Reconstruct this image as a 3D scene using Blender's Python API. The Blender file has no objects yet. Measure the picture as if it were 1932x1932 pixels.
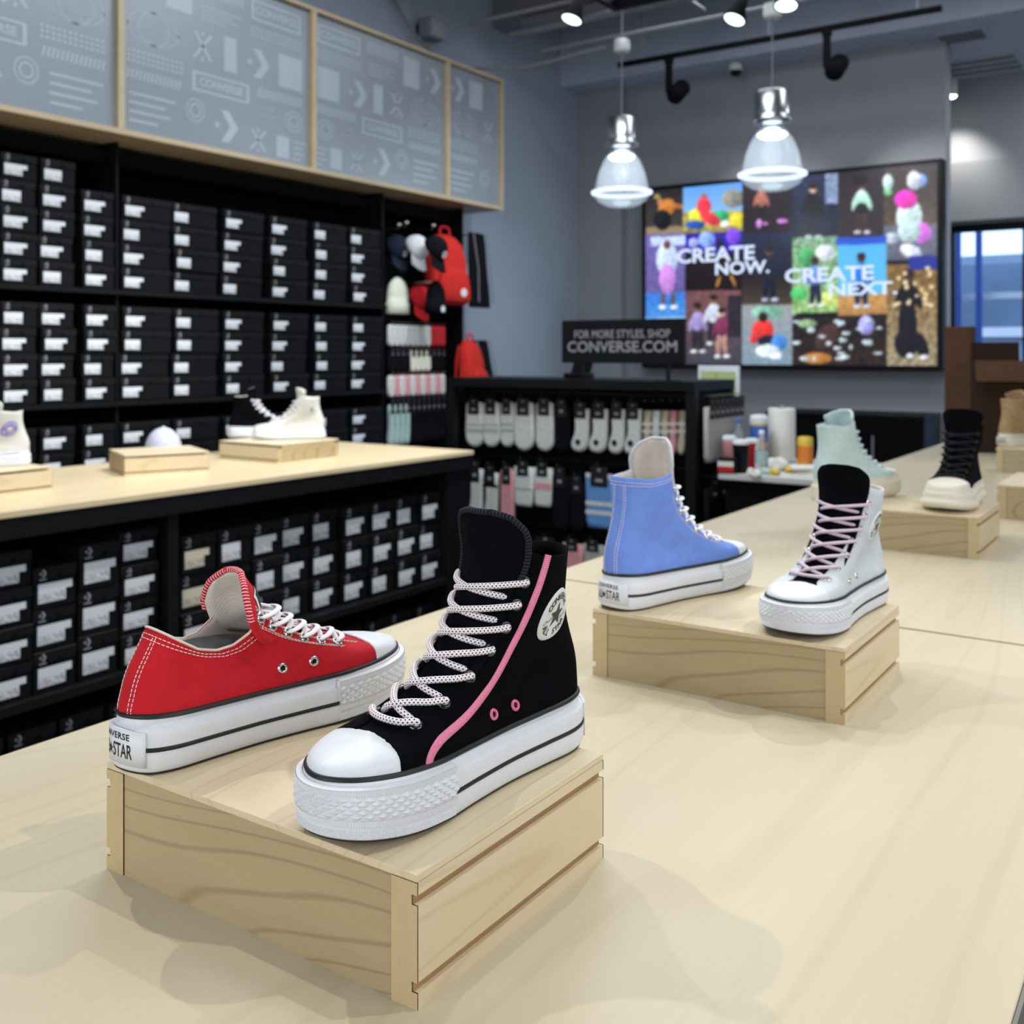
import bpy, bmesh, math, random
import numpy as np
from mathutils import Vector, Matrix

random.seed(7)
rng = np.random.default_rng(11)
SC = bpy.context.scene
COL = SC.collection
PI = math.pi

# ------------------------------------------------------------------ camera
F_PX, HORIZON, YAW, EYE = 1950.0, 666.0, math.radians(34.2), 1.40
cam_d = bpy.data.cameras.new('camera')
cam = bpy.data.objects.new('camera', cam_d)
COL.objects.link(cam)
cam.location = (0, 0, EYE)
cam.rotation_euler = (PI / 2, 0, YAW)
cam_d.sensor_width = 36.0
cam_d.lens = 36.0 * F_PX / 1932.0
cam_d.shift_y = (HORIZON - 966.0) / 1932.0
cam_d.clip_start = 0.02
cam_d.clip_end = 200
cam_d.dof.use_dof = True
cam_d.dof.focus_distance = 0.86
cam_d.dof.aperture_fstop = 9.0
SC.camera = cam

# ------------------------------------------------------------------ view, world
SC.view_settings.view_transform = 'Standard'
SC.view_settings.look = 'None'
SC.view_settings.exposure = 0.0
SC.view_settings.gamma = 1.0
SC.view_settings.use_curve_mapping = False
world = bpy.data.worlds.new('world')
SC.world = world
world.use_nodes = True
world.node_tree.nodes['Background'].inputs[0].default_value = (0.60, 0.76, 1.0, 1)
world.node_tree.nodes['Background'].inputs[1].default_value = 2.0

# ------------------------------------------------------------------ track spots and added fill areas
def spot(loc, target, watt, angle=70, blend=0.5, radius=0.05, color=(1.0, 0.955, 0.90)):
    d = bpy.data.lights.new('track_spot', 'SPOT')
    d.energy = watt
    d.spot_size = math.radians(angle)
    d.spot_blend = blend
    d.shadow_soft_size = radius
    d.color = color
    o = bpy.data.objects.new('track_spot', d)
    COL.objects.link(o)
    o.location = loc
    o.rotation_euler = (Vector(target) - Vector(loc)).to_track_quat('-Z', 'Y').to_euler()
    return o

def area(loc, sx, sy, watt, color=(1, 0.98, 0.95), rot=(0, 0, 0)):  # soft fill light without a fixture, added to lift the ambient level
    d = bpy.data.lights.new('fill_area', 'AREA')
    d.shape = 'RECTANGLE'
    d.size = sx
    d.size_y = sy
    d.energy = watt
    d.color = color
    o = bpy.data.objects.new('fill_area', d)
    COL.objects.link(o)
    o.location = loc
    o.rotation_euler = rot
    return o

WARM = (1.0, 0.97, 0.92)
COOL = (0.88, 0.94, 1.0)
spot((-2.3, 1.1, 3.6), (-0.6, 0.75, 0.93), 80, 62, 0.6, 0.022, WARM)
spot((0.7, 1.7, 3.6), (-0.6, 0.75, 0.93), 80, 62, 0.6, 0.022, WARM)
spot((-0.9, 2.9, 3.6), (-0.6, 0.85, 0.93), 70, 62, 0.6, 0.022, WARM)
spot((-2.3, 2.0, 3.6), (-0.5, 2.0, 0.93), 58, 56, 0.6, 0.022, WARM)
spot((0.7, 3.2, 3.6), (-0.6, 2.3, 0.93), 58, 56, 0.6, 0.022, WARM)
spot((-0.3, 5.0, 3.6), (-0.6, 3.4, 0.93), 60, 70, 0.6, 0.05, WARM)
spot((-2.2, 3.2, 3.6), (-3.4, 2.9, 0.93), 230, 62, 0.6, 0.05, WARM)
spot((-2.2, 1.0, 3.6), (-3.4, 1.5, 0.93), 100, 60, 0.6, 0.05, WARM)
spot((-2.2, 3.6, 3.7), (-4.4, 3.9, 1.0), 105, 62, 0.9, 0.05, COOL)
spot((-2.2, 2.0, 3.7), (-4.4, 2.5, 1.0), 105, 62, 0.9, 0.05, COOL)
spot((-2.4, 5.0, 3.7), (-4.5, 5.9, 1.0), 120, 70, 0.9, 0.05, COOL)
spot((-2.3, 3.2, 3.7), (-2.8, 4.6, 0.9), 100, 70, 0.8, 0.05, COOL)
area((-0.6, 1.4, 3.9), 2.2, 3.6, 14, (0.94, 0.97, 1.0))  # unseen fill added above the near table
area((2.7, 0.9, 2.3), 1.8, 3.2, 62, (0.95, 0.975, 1.0), (0, math.radians(76), 0))  # low fill added at the right to brighten the riser sides
area((-0.9, -2.3, 2.2), 3.0, 1.6, 62, (0.95, 0.975, 1.0), (math.radians(76), 0, 0))  # fill added behind the camera for the front faces
area((-2.5, 3.4, 3.95), 1.8, 3.4, 95, COOL)  # unseen overhead fill added for the middle of the shop
area((-1.6, 6.4, 3.95), 3.4, 0.6, 50, COOL)  # added fill, no fixture, towards the screen wall
area((0.6, 8.7, 3.72), 2.4, 0.9, 60, COOL)  # added out of view to brighten the entrance wall

# ------------------------------------------------------------------ node helpers
class NT:
    def __init__(self, name):
        self.m = bpy.data.materials.new(name)
        self.m.use_nodes = True
        self.t = self.m.node_tree
        self.b = self.t.nodes['Principled BSDF']
        self.out = self.t.nodes['Material Output']
    def node(self, kind, **kw):
        n = self.t.nodes.new(kind)
        for k, v in kw.items():
            setattr(n, k, v)
        return n
    def put(self, sock, v):
        if v is None:
            return
        if hasattr(v, 'is_output'):
            self.t.links.new(v, sock)
        else:
            sock.default_value = v
    def math(self, op, a, b=None, c=None, clamp=False):
        n = self.node('ShaderNodeMath', operation=op, use_clamp=clamp)
        self.put(n.inputs[0], a); self.put(n.inputs[1], b); self.put(n.inputs[2], c)
        return n.outputs[0]
    def coord(self, which='Object', scale=(1, 1, 1), rot=(0, 0, 0), loc=(0, 0, 0)):
        tc = self.node('ShaderNodeTexCoord')
        mp = self.node('ShaderNodeMapping')
        self.t.links.new(tc.outputs[which], mp.inputs[0])
        mp.inputs['Scale'].default_value = scale
        mp.inputs['Rotation'].default_value = rot
        mp.inputs['Location'].default_value = loc
        return mp.outputs[0]
    def noise(self, vec, scale, detail=3, rough=0.5, dist=0.0):
        n = self.node('ShaderNodeTexNoise')
        self.put(n.inputs['Vector'], vec)
        n.inputs['Scale'].default_value = scale
        n.inputs['Detail'].default_value = detail
        n.inputs['Roughness'].default_value = rough
        n.inputs['Distortion'].default_value = dist
        return n.outputs[0]
    def ramp(self, fac, stops, mode='LINEAR'):
        n = self.node('ShaderNodeValToRGB')
        n.color_ramp.interpolation = mode
        e = n.color_ramp.elements
        while len(e) < len(stops):
            e.new(0.5)
        for el, (p, c) in zip(e, stops):
            el.position = p
            el.color = (*c, 1) if len(c) == 3 else c
        self.put(n.inputs[0], fac)
        return n.outputs[0]
    def mix(self, fac, a, b, mode='MIX'):
        n = self.node('ShaderNodeMix', data_type='RGBA', blend_type=mode)
        self.put(n.inputs[0], fac); self.put(n.inputs[6], a); self.put(n.inputs[7], b)
        return n.outputs[2]
    def sep(self, vec):
        n = self.node('ShaderNodeSeparateXYZ')
        self.put(n.inputs[0], vec)
        return n.outputs
    def bump(self, h, strength=0.3, dist=0.001):
        n = self.node('ShaderNodeBump')
        n.inputs['Strength'].default_value = strength
        n.inputs['Distance'].default_value = dist
        self.put(n.inputs['Height'], h)
        self.t.links.new(n.outputs[0], self.b.inputs['Normal'])
    def base(self, color=None, rough=None, metal=None, spec=None, coat=None):
        self.put(self.b.inputs['Base Color'], color)
        self.put(self.b.inputs['Roughness'], rough)
        self.put(self.b.inputs['Metallic'], metal)
        self.put(self.b.inputs['Specular IOR Level'], spec)
        if coat is not None:
            self.b.inputs['Coat Weight'].default_value = coat
            self.b.inputs['Coat Roughness'].default_value = 0.25
        return self.m

def srgb(r, g, b):
    f = lambda c: (c / 255 / 12.92) if c / 255 <= 0.04045 else ((c / 255 + 0.055) / 1.055) ** 2.4
    return (f(r), f(g), f(b), 1)

def plain(name, rgb, rough=0.5, metal=0.0, spec=0.5, var=0.06, scale=30, bump=0.0):
    n = NT(name)
    c = srgb(*rgb)
    v = n.noise(n.coord('Object'), scale, 4)
    lo = tuple(x * (1 - var) for x in c[:3]); hi = tuple(min(1, x * (1 + var)) for x in c[:3])
    col = n.ramp(v, [(0.3, lo), (0.7, hi)])
    n.base(col, rough, metal, spec)
    if bump:
        n.bump(n.noise(n.coord('Object'), scale * 12, 2), bump, 0.0006)
    return n.m

def glow(name, rgb, strength):
    n = NT(name)
    n.base((0, 0, 0, 1), 0.6)
    n.b.inputs['Emission Color'].default_value = srgb(*rgb)
    n.b.inputs['Emission Strength'].default_value = strength
    return n.m

def maple(name, light, dark, along='Y', fig=1.0, scale=1.0, rough=0.42, coat=0.0):
    """pale maple plywood: long wavy growth lines, soft flame, fine pores"""
    n = NT(name)
    st = {'X': (0.16, 1, 1), 'Y': (1, 0.16, 1), 'Z': (1, 1, 0.16)}[along]
    st = tuple(s * scale for s in st)
    v = n.coord('Object', st)
    big = n.noise(v, 2.6, 2, 0.45, 0.35)
    band = n.math('PINGPONG', n.math('MULTIPLY', big, 38.0), 0.5)
    line = n.ramp(band, [(0.0, (0, 0, 0)), (0.13, (1, 1, 1))], 'EASE')
    broad = n.ramp(n.noise(v, 6.5, 3, 0.5), [(0.35, (0, 0, 0)), (0.68, (1, 1, 1))])
    fine = n.noise(n.coord('Object', tuple(s * (1 if s == max(st) else 0.3) for s in st)), 240, 3, 0.6)
    f1 = n.math('MULTIPLY', n.math('SUBTRACT', 1.0, line), 0.42 * fig)
    f2 = n.math('MULTIPLY', broad, 0.34)
    f3 = n.math('MULTIPLY', fine, 0.26)
    fac = n.math('ADD', n.math('ADD', f1, f2), f3, clamp=True)
    col = n.mix(fac, srgb(*light), srgb(*dark))
    n.base(col, rough, 0, 0.4, coat)
    n.bump(fine, 0.06, 0.0004)
    return n.m

# ------------------------------------------------------------------ mesh helpers
def link(name, me, parent=None):
    o = bpy.data.objects.new(name, me)
    COL.objects.link(o)
    if parent is not None:
        o.parent = parent
    return o

def mesh_obj(name, verts, faces, mats, parent=None, smooth=False, uvs=None):
    me = bpy.data.meshes.new(name)
    me.from_pydata([tuple(map(float, v)) for v in verts], [], faces)
    for m in (mats if isinstance(mats, (list, tuple)) else [mats]):
        me.materials.append(m)
    if smooth:
        me.polygons.foreach_set('use_smooth', [True] * len(me.polygons))
    if uvs is not None:
        uv = me.uv_layers.new(name='UVMap')
        for lp in me.loops:
            uv.data[lp.index].uv = uvs[lp.vertex_index]
    me.update()
    return link(name, me, parent)

def solid(o, t, off=-1.0, mat_off=0, rim_off=0):
    m = o.modifiers.new('thickness', 'SOLIDIFY')
    m.thickness = t
    m.offset = off
    m.material_offset = mat_off
    m.material_offset_rim = rim_off
    return o

def subsurf(o, lv=1):
    m = o.modifiers.new('subdivision', 'SUBSURF')
    m.levels = lv
    m.render_levels = lv
    return o

def bevel(o, w, seg=2):
    m = o.modifiers.new('bevel', 'BEVEL')
    m.width = w
    m.segments = seg
    m.limit_method = 'ANGLE'
    return o

class MB:
    """collects shapes into one mesh"""
    def __init__(self):
        self.v = []; self.f = []; self.uv = []
    def add(self, vs, fs, uv=None):
        b = len(self.v)
        self.v.extend([tuple(map(float, p)) for p in vs])
        self.f.extend([tuple(i + b for i in f) for f in fs])
        self.uv.extend(uv if uv is not None else [(0, 0)] * len(vs))
        return self
    def box(self, x0, x1, y0, y1, z0, z1, M=None):
        vs = [(x, y, z) for z in (z0, z1) for y in (y0, y1) for x in (x0, x1)]
        if M is not None:
            vs = [tuple(M @ Vector(p)) for p in vs]
        return self.add(vs, [(0, 2, 3, 1), (4, 5, 7, 6), (0, 1, 5, 4), (2, 6, 7, 3), (0, 4, 6, 2), (1, 3, 7, 5)])
    def grid(self, P, closed_u=False, closed_v=False, uv=None, flip=False):
        """P[i][j] -> points"""
        nu, nv = len(P), len(P[0])
        vs = [p for row in P for p in row]
        fs = []
        for i in range(nu if closed_u else nu - 1):
            for j in range(nv if closed_v else nv - 1):
                a = i * nv + j; b = ((i + 1) % nu) * nv + j
                c = ((i + 1) % nu) * nv + (j + 1) % nv; d = i * nv + (j + 1) % nv
                fs.append((a, d, c, b) if flip else (a, b, c, d))
        return self.add(vs, fs, uv)
    def tube(self, pts, r, n=8, closed=False, flat=1.0, cap=True, up=None):
        pts = [Vector(p) for p in pts]
        m = len(pts)
        rows = []; uv = []
        ref = Vector(up) if up else Vector((0.13, 0.21, 0.97))
        acc = 0.0
        for i, p in enumerate(pts):
            a = pts[(i - 1) % m] if (closed or i > 0) else p
            b = pts[(i + 1) % m] if (closed or i < m - 1) else p
            t = (b - a).normalized() if (b - a).length > 1e-9 else Vector((1, 0, 0))
            s = t.cross(ref)
            if s.length < 1e-4:
                s = t.cross(Vector((1, 0, 0)))
            s.normalize()
            u = s.cross(t)
            rr = r[i] if isinstance(r, (list, tuple)) else r
            rows.append([p + s * (math.cos(2 * PI * k / n) * rr) + u * (math.sin(2 * PI * k / n) * rr * flat) for k in range(n + 1)])
            if i:
                acc += (p - pts[i - 1]).length
            uv.extend([(acc, k / n) for k in range(n + 1)])
        if not closed:
            self.grid(rows, uv=uv)
            if cap:
                for row, fl in ((rows[0], False), (rows[-1], True)):
                    idx = list(range(n))
                    self.add(row[:n], [tuple(idx if fl else idx[::-1])], uv[:n])
        else:
            self.grid(rows, closed_u=True, uv=uv)
        return self
    def lathe(self, prof, n=24, c=(0, 0, 0), cap0=False, cap1=False):
        rows = [[(c[0] + r * math.cos(2 * PI * k / n), c[1] + r * math.sin(2 * PI * k / n), c[2] + z) for k in range(n)] for r, z in prof]
        self.grid(rows, closed_v=True, flip=True)
        if cap0:
            self.add(rows[0], [tuple(range(n))[::-1]])
        if cap1:
            self.add(rows[-1], [tuple(range(n))])
        return self
    def disc(self, c, r, n=20, axis='Z', M=None):
        vs = [(c[0] + r * math.cos(2 * PI * k / n), c[1] + r * math.sin(2 * PI * k / n), c[2]) for k in range(n)]
        if M is not None:
            vs = [tuple(M @ Vector(p)) for p in vs]
        return self.add(vs, [tuple(range(n))])
    def xform(self, M):
        self.v = [tuple(M @ Vector(p)) for p in self.v]
        return self
    def build(self, name, mat, parent=None, smooth=False, use_uv=False):
        return mesh_obj(name, self.v, self.f, mat, parent, smooth, self.uv if use_uv else None)

def tag(o, label=None, cat=None, group=None, kind=None):
    if label: o['label'] = label
    if cat: o['category'] = cat
    if group: o['group'] = group
    if kind: o['kind'] = kind
    return o

def thing(name, label, cat, loc=(0, 0, 0), rz=0.0, group=None):
    o = bpy.data.objects.new(name, None)
    COL.objects.link(o)
    o.empty_display_size = 0.05
    o.location = loc
    o.rotation_euler = (0, 0, rz)
    return tag(o, label, cat, group)

def copy_tree(o, parent=None):
    c = o.copy()
    COL.objects.link(c)
    if parent is not None:
        c.parent = parent
    for ch in list(o.children):
        copy_tree(ch, c)
    return c

def catmull(pts, n=8, closed=False):
    pts = [Vector(p) for p in pts]
    m = len(pts); out = []
    for i in range(m if closed else m - 1):
        p1, p2 = pts[i], pts[(i + 1) % m]
        p0 = pts[(i - 1) % m] if (closed or i > 0) else p1 * 2 - p2
        p3 = pts[(i + 2) % m] if (closed or i + 2 < m) else p2 * 2 - p1
        for k in range(n):
            t = k / n
            out.append(0.5 * ((2 * p1) + (p2 - p0) * t + (2 * p0 - 5 * p1 + 4 * p2 - p3) * t * t + (3 * p1 - p0 - 3 * p2 + p3) * t ** 3))
    if not closed:
        out.append(pts[-1])
    return out

_text_cache = {}
def text_mesh(s, size=1.0, bold=0.0, sx=1.0, align='CENTER', space=1.0):
    """flat letters as vertices + faces, centred on the origin, in x/y"""
    key = (s, size, bold, sx, align, space)
    if key not in _text_cache:
        cu = bpy.data.curves.new('glyphs', 'FONT')
        cu.body = s; cu.size = size; cu.offset = bold
        cu.align_x = align; cu.align_y = 'CENTER'
        cu.space_character = space
        cu.resolution_u = 3
        o = bpy.data.objects.new('glyphs', cu)
        COL.objects.link(o)
        dg = bpy.context.evaluated_depsgraph_get()
        me = bpy.data.meshes.new_from_object(o.evaluated_get(dg))
        _text_cache[key] = ([(v.co.x * sx, v.co.y) for v in me.vertices], [tuple(p.vertices) for p in me.polygons])
        bpy.data.objects.remove(o); bpy.data.curves.remove(cu); bpy.data.meshes.remove(me)
    return _text_cache[key]

def star_pts(r, r2=None, n=5, rot=PI / 2):
    r2 = r2 or r * 0.4
    return [((r if k % 2 == 0 else r2) * math.cos(rot + PI * k / n), (r if k % 2 == 0 else r2) * math.sin(rot + PI * k / n)) for k in range(2 * n)]

def star_mesh(r, r2=None, n=5, rot=PI / 2):
    p = star_pts(r, r2, n, rot)
    return [(0, 0)] + p, [(0, 1 + k, 1 + (k + 1) % (2 * n)) for k in range(2 * n)]

def ordinal(i):
    return ['first', 'second', 'third', 'fourth', 'fifth', 'sixth', 'seventh', 'eighth', 'ninth', 'tenth', 'eleventh', 'twelfth', 'thirteenth', 'fourteenth', 'fifteenth', 'sixteenth', 'seventeenth', 'eighteenth'][i]

# pixel of the photograph -> ray from the eye
_s, _c = math.sin(YAW), math.cos(YAW)
def ray(x, y):
    u = (x - 966) / F_PX; v = (HORIZON - y) / F_PX
    return Vector((-_s + _c * u, _c + _s * u, v))
def on_z(x, y, z):
    d = ray(x, y); return d * ((z - EYE) / d.z) + Vector((0, 0, EYE))
def on_x(x, y, X):
    d = ray(x, y); return d * (X / d.x) + Vector((0, 0, EYE))
def on_y(x, y, Y):
    d = ray(x, y); return d * (Y / d.y) + Vector((0, 0, EYE))

# ------------------------------------------------------------------ sneakers
def cubic(xs, ys):
    xs = np.array(xs, float); ys = np.array(ys, float); n = len(xs)
    h = np.diff(xs); A = np.eye(n); r = np.zeros(n)
    for i in range(1, n - 1):
        A[i, i - 1] = h[i - 1]; A[i, i] = 2 * (h[i - 1] + h[i]); A[i, i + 1] = h[i]
        r[i] = 6 * ((ys[i + 1] - ys[i]) / h[i] - (ys[i] - ys[i - 1]) / h[i - 1])
    m = np.linalg.solve(A, r)
    def f(x):
        x = np.clip(np.asarray(x, float), xs[0], xs[-1])
        i = np.clip(np.searchsorted(xs, x) - 1, 0, n - 2)
        d = x - xs[i]; hi = h[i]
        return ys[i] + d * ((ys[i + 1] - ys[i]) / hi - hi * (2 * m[i] + m[i + 1]) / 6 + d * (m[i] / 2 + d * (m[i + 1] - m[i]) / (6 * hi)))
    return f

OUTLINE = [(300, 5), (293, 25), (274, 40), (242, 48), (205, 47), (165, 41), (120, 36), (75, 35), (35, 34), (11, 23),
           (0, 0), (11, -23), (35, -34), (75, -38), (120, -43), (165, -49), (205, -52), (242, -49), (274, -37), (293, -17)]
VK = [0, .06, .12, .20, .30, .40, .50, .60, .70, .80, .90, 1.0, 1.1]
PFX = [.2925, .2915, .286, .272, .246, .217, .189, .165, .147, .134, .125, .119, .115]
PFZ = [.0555, .0595, .0625, .0655, .0700, .0790, .0930, .113, .132, .153, .175, .199, .224]
PHX = [.0065, .006, .0055, .005, .005, .0075, .012, .0175, .022, .025, .026, .025, .0235]
PHZ = [.052, .055, .059, .066, .077, .090, .103, .118, .134, .151, .169, .190, .214]
WS = [1, .99, .965, .90, .83, .775, .735, .71, .70, .70, .70, .70, .70]
WE = [.034, .034, .034, .034, .034, .034, .0345, .0350, .0360, .0370, .0380, .039, .040]

class Last:
    N = 240
    def __init__(self, wide=1.0, lean=0.0, back=0.0):
        p = catmull([(x / 1000, y * wide / 1000, 0) for x, y in OUTLINE], 24, True)
        P = np.array([[q.x, q.y] for q in p])
        h = len(P) // 2
        def res(Q, n):
            d = np.r_[0, np.cumsum(np.linalg.norm(np.diff(Q, axis=0), axis=1))]
            t = np.linspace(0, d[-1], n)
            return np.c_[np.interp(t, d, Q[:, 0]), np.interp(t, d, Q[:, 1])]
        A = res(P[:h + 1], self.N // 2 + 1); B = res(np.r_[P[h:], P[:1]], self.N // 2 + 1)
        O = np.r_[A, B[1:]]                       # a = 0 .. 2 pi
        self.a = np.linspace(0, 2 * PI, self.N + 1)
        T = np.roll(O[:-1], -1, 0) - np.roll(O[:-1], 1, 0)
        T = np.r_[T, T[:1]]; T /= np.linalg.norm(T, axis=1)[:, None]
        self.nx, self.ny = -T[:, 1] * -1, T[:, 0] * -1
        # outward normal: tangent runs toe -> medial -> heel
        cx = O[:, 0] - .15
        s = np.sign(np.sum(cx * self.nx + O[:, 1] * self.ny))
        self.nx *= s; self.ny *= s
        self.ox, self.oy = O[:, 0], O[:, 1]
        ins = np.interp(self.ox, [0, .05, .2, .27, .3], [.0055, .0045, .0060, .0105, .0135])
        ux, uy = self.ox - self.nx * ins, self.oy - self.ny * ins
        self.ux, self.uy = ux, uy
        self.q = (ux - ux.min()) / (ux.max() - ux.min())
        self.pfx, self.pfz, self.phx, self.phz = cubic(VK, [x - back * min(1, max(0, v - .25) / .4) for x, v in zip(PFX, VK)]), cubic(VK, PFZ), cubic(VK, [x + lean * min(1, max(0, v - .08) / .5) for x, v in zip(PHX, VK)]), cubic(VK, PHZ)
        self.ws, self.we = cubic(VK, WS), cubic(VK, WE)
        self.zt_f = cubic([-.02, 0, .05, .1, .15, .2, .25, .29, .32], [.051, .0505, .0485, .047, .0465, .0475, .0500, .0535, .056])
    def per(self, arr, a):
        return np.interp(np.mod(a, 2 * PI), self.a, arr)
    def zt(self, x):
        return self.zt_f(x)
    def zb(self, x):
        x = np.asarray(x, float)
        return .013 * np.clip((x - .185) / .115, 0, 2) ** 2 + .004 * np.clip((.022 - x) / .022, 0, 2) ** 2
    def raw(self, v, a):
        v, a = np.broadcast_arrays(np.asarray(v, float), np.asarray(a, float))
        b = np.clip((v - .28) / .62, 0, 1); b = b * b * (3 - 2 * b)
        q = (1 - b) * self.per(self.q, a) + b * (.5 + .5 * np.cos(a))
        y = (1 - b) * self.per(self.uy, a) * self.ws(v) + b * np.sin(a) * self.we(v)
        hx, hz, fx, fz = self.phx(v), self.phz(v), self.pfx(v), self.pfz(v)
        x = hx + q * (fx - hx)
        z = hz + q * (fz - hz)
        z0 = .052 + q * .0035
        z = z + (self.zt(x) - z0) * np.clip(1 - v / .16, 0, 1) ** 1.5
        return np.stack([x, y, z], -1)
    def nor(self, v, a):
        e = 1e-3
        da = self.raw(v, a + 4 * e) - self.raw(v, a - 4 * e)
        dv = self.raw(np.minimum(v + e, 1.1), a) - self.raw(np.maximum(v - e, 0), a)
        n = np.cross(da, dv)
        return n / np.maximum(np.linalg.norm(n, axis=-1), 1e-12)[..., None]
    def surf(self, v, a, off=0.0):
        v = np.asarray(v, float); a = np.asarray(a, float)
        p = self.raw(v, a)
        if np.any(off):
            p = p + self.nor(v, a) * np.asarray(off)[..., None] if np.ndim(off) else p + self.nor(v, a) * off
        return p
    def ring(self, a, f, off):
        a = np.asarray(a, float)
        x = self.per(self.ox, a) + self.per(self.nx, a) * off
        y = self.per(self.oy, a) + self.per(self.ny, a) * off
        zb, zt = self.zb(x), self.zt(x)
        return np.stack([x, y, zb + np.asarray(f) * (zt - zb)], -1)

LASTS = {'hi': Last(), 'low': Last(lean=.013, back=.016)}

def solve_a(LAST, v, gap):
    """angle at which the slice is `gap` away from the middle plane, medial side"""
    aa = np.linspace(0, PI / 2, 160)
    y = LAST.raw(np.full_like(aa, v), aa)[:, 1]
    y0 = y[0]
    i = int(np.argmax((y - 0) >= gap)) if np.any(y >= gap) else len(aa) - 1
    return float(aa[max(i, 1)])

TOPLINES = {
    'hi': ([-.02, .0, .02, .05, .08, .10, .12, .2, .35], [.192, .192, .191, .187, .190, .197, .204, .3, .5]),
    'low': ([-.02, .0, .030, .046, .062, .079, .094, .109, .120, .132, .146, .35], [.126, .126, .124, .112, .1015, .097, .099, .108, .124, .141, .17, .5]),
}

def make_sneaker(name, label, loc, ang, side, st):
    """x runs to the toe, heel at the origin; side=+1: medial side lies on +y"""
    L = LASTS[st.get('cut', 'hi')]
    root = thing(name, label, 'shoe', loc, ang, st.get('group', 'display sneakers'))
    flip = side < 0
    def emit(nm, verts, faces, mat, parent=None, smooth=True, uvs=None):
        V = [(p[0], -p[1] if flip else p[1], p[2]) for p in verts]
        Fs = [tuple(f[::-1]) for f in faces] if flip else faces
        return mesh_obj(nm, V, Fs, mat, parent or root, smooth, uvs)
    def emb(nm, mb, mat, parent=None, smooth=True, uv=False):
        return emit(nm, mb.v, mb.f, mat, parent, smooth, mb.uv if uv else None)
    kind = st.get('cut', 'hi')
    tl = cubic(*TOPLINES[kind]) if False else (lambda x: np.interp(x, *TOPLINES[kind]))
    vt = st.get('throat', .335)
    vgrid = np.linspace(0, 1.1, 45)
    gap0, gap1 = st.get('gap', (.017, .029))
    A_end = [solve_a(L, v, gap0 + (gap1 - gap0) * max(0, v - vt) / .65) for v in vgrid]
    At = float(np.interp(vt, vgrid, A_end))
    aa = np.linspace(0, PI, 200)
    A0 = float(np.interp(-.236, -L.raw(np.zeros(200), aa)[:, 0], aa))
    Av = np.array([A0 + (At - A0) * (v / vt) ** .8 if v < vt else A_end[i] for i, v in enumerate(vgrid)])
    A = lambda v: np.interp(v, vgrid, Av)

    # ---- quarters
    ns, nt = 97, 26
    cols = []
    for s in np.linspace(0, 1, ns):
        vv = np.linspace(0.0, 1.1, 120)
        a = A(vv) + (2 * PI - 2 * A(vv)) * s
        P = L.raw(vv, a)
        over = P[:, 2] > tl(P[:, 0])
        k = int(np.argmax(over)) if over.any() else 119
        vc = vv[max(k, 1)]
        if k > 0 and over.any():
            d0 = P[k - 1, 2] - tl(P[k - 1, 0]); d1 = P[k, 2] - tl(P[k, 0])
            vc = vv[k - 1] + (vv[k] - vv[k - 1]) * (-d0 / (d1 - d0))
        t = np.linspace(0, 1, nt) * vc
        a = A(t) + (2 * PI - 2 * A(t)) * s
        cols.append(L.surf(t, a, .0012))
    mb = MB().grid(cols)
    q = emb('quarter', mb, [st['upper'], st['lining']])
    solid(q, .0022, -1, 1, 0)
    topline = [c[-1] for c in cols]
    # ---- collar rim and lining edge
    if st.get('rim'):
        mb = MB().tube([tuple(np.array(p) + (0, 0, -.0004)) for p in topline], .0012, 6)
        emb('collar_edge', mb, st['rim'])
    # ---- vamp
    V = []
    vts = np.linspace(0, min(vt + .16, .5), 14)
    for u in np.linspace(-1, 1, 41):
        a = u * (A(vts) + .10)
        V.append(L.surf(vts, a, -.0004))
    emb('vamp', MB().grid(V), st.get('vamp', st['upper']))
    # ---- toe cap
    xc = st.get('cap_x', .246)
    C = []
    ac = float(np.interp(-xc, -L.raw(np.zeros(200), aa)[:, 0], aa))
    for u in np.linspace(-1, 1, 49):
        vv = np.linspace(0, .5, 160)
        a = np.full_like(vv, u * ac)
        P = L.raw(vv, a)
        k = int(np.argmax(P[:, 0] < xc - .004 * (1 - abs(u)) )) or 1
        C.append(L.surf(np.linspace(0, vv[k], 10), np.full(10, u * ac), .0016))
    tc = emb('toe_cap', MB().grid(C), st['cap'])
    solid(tc, .0018, -1)
    # ---- tongue
    cc = []
    vtop = st.get('tongue_v', .97)
    for v in np.linspace(vt - .03, vtop, 12):
        cc.append((float(L.pfx(v)) - .002, float(L.pfz(v)) - .0035))
    cc += st['tongue_tip']
    cur = catmull([(x, 0, z) for x, z in cc], 3)
    hw0, hw1 = st.get('tongue_w', (.030, .038))
    curl = st.get('curl', .045)
    m = len(cur)
    rows_o = []; edge_l = []; edge_r = []
    for j, p in enumerate(cur):
        w = j / (m - 1)
        t = (cur[min(j + 1, m - 1)] - cur[max(j - 1, 0)]).normalized()
        nrm = Vector((t.z, 0, -t.x))
        tw = min(1.0, max(0.0, (w - st.get('tongue_flare', .62)) / .25)); hw = hw0 + (hw1 - hw0) * tw * tw * (3 - 2 * tw)
        if w > .84:
            hw *= math.sqrt(max(0.0, 1 - ((w - .84) / .1605) ** 2)) * .62 + .38 if w < .999 else .36
        row = []
        for u in np.linspace(-1, 1, 15):
            y = u * hw
            row.append(tuple(p + Vector((0, y, 0)) - nrm * (y * y / (2 * curl))))
        rows_o.append(row)
    G = [[rows_o[j][i] for j in range(m)] for i in range(15)]
    tg = emb('tongue', MB().grid(G), [st['tongue'], st.get('tongue_back', st['tongue'])])
    solid(tg, st.get('tongue_t', .004), -1, 1, 0)
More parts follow.
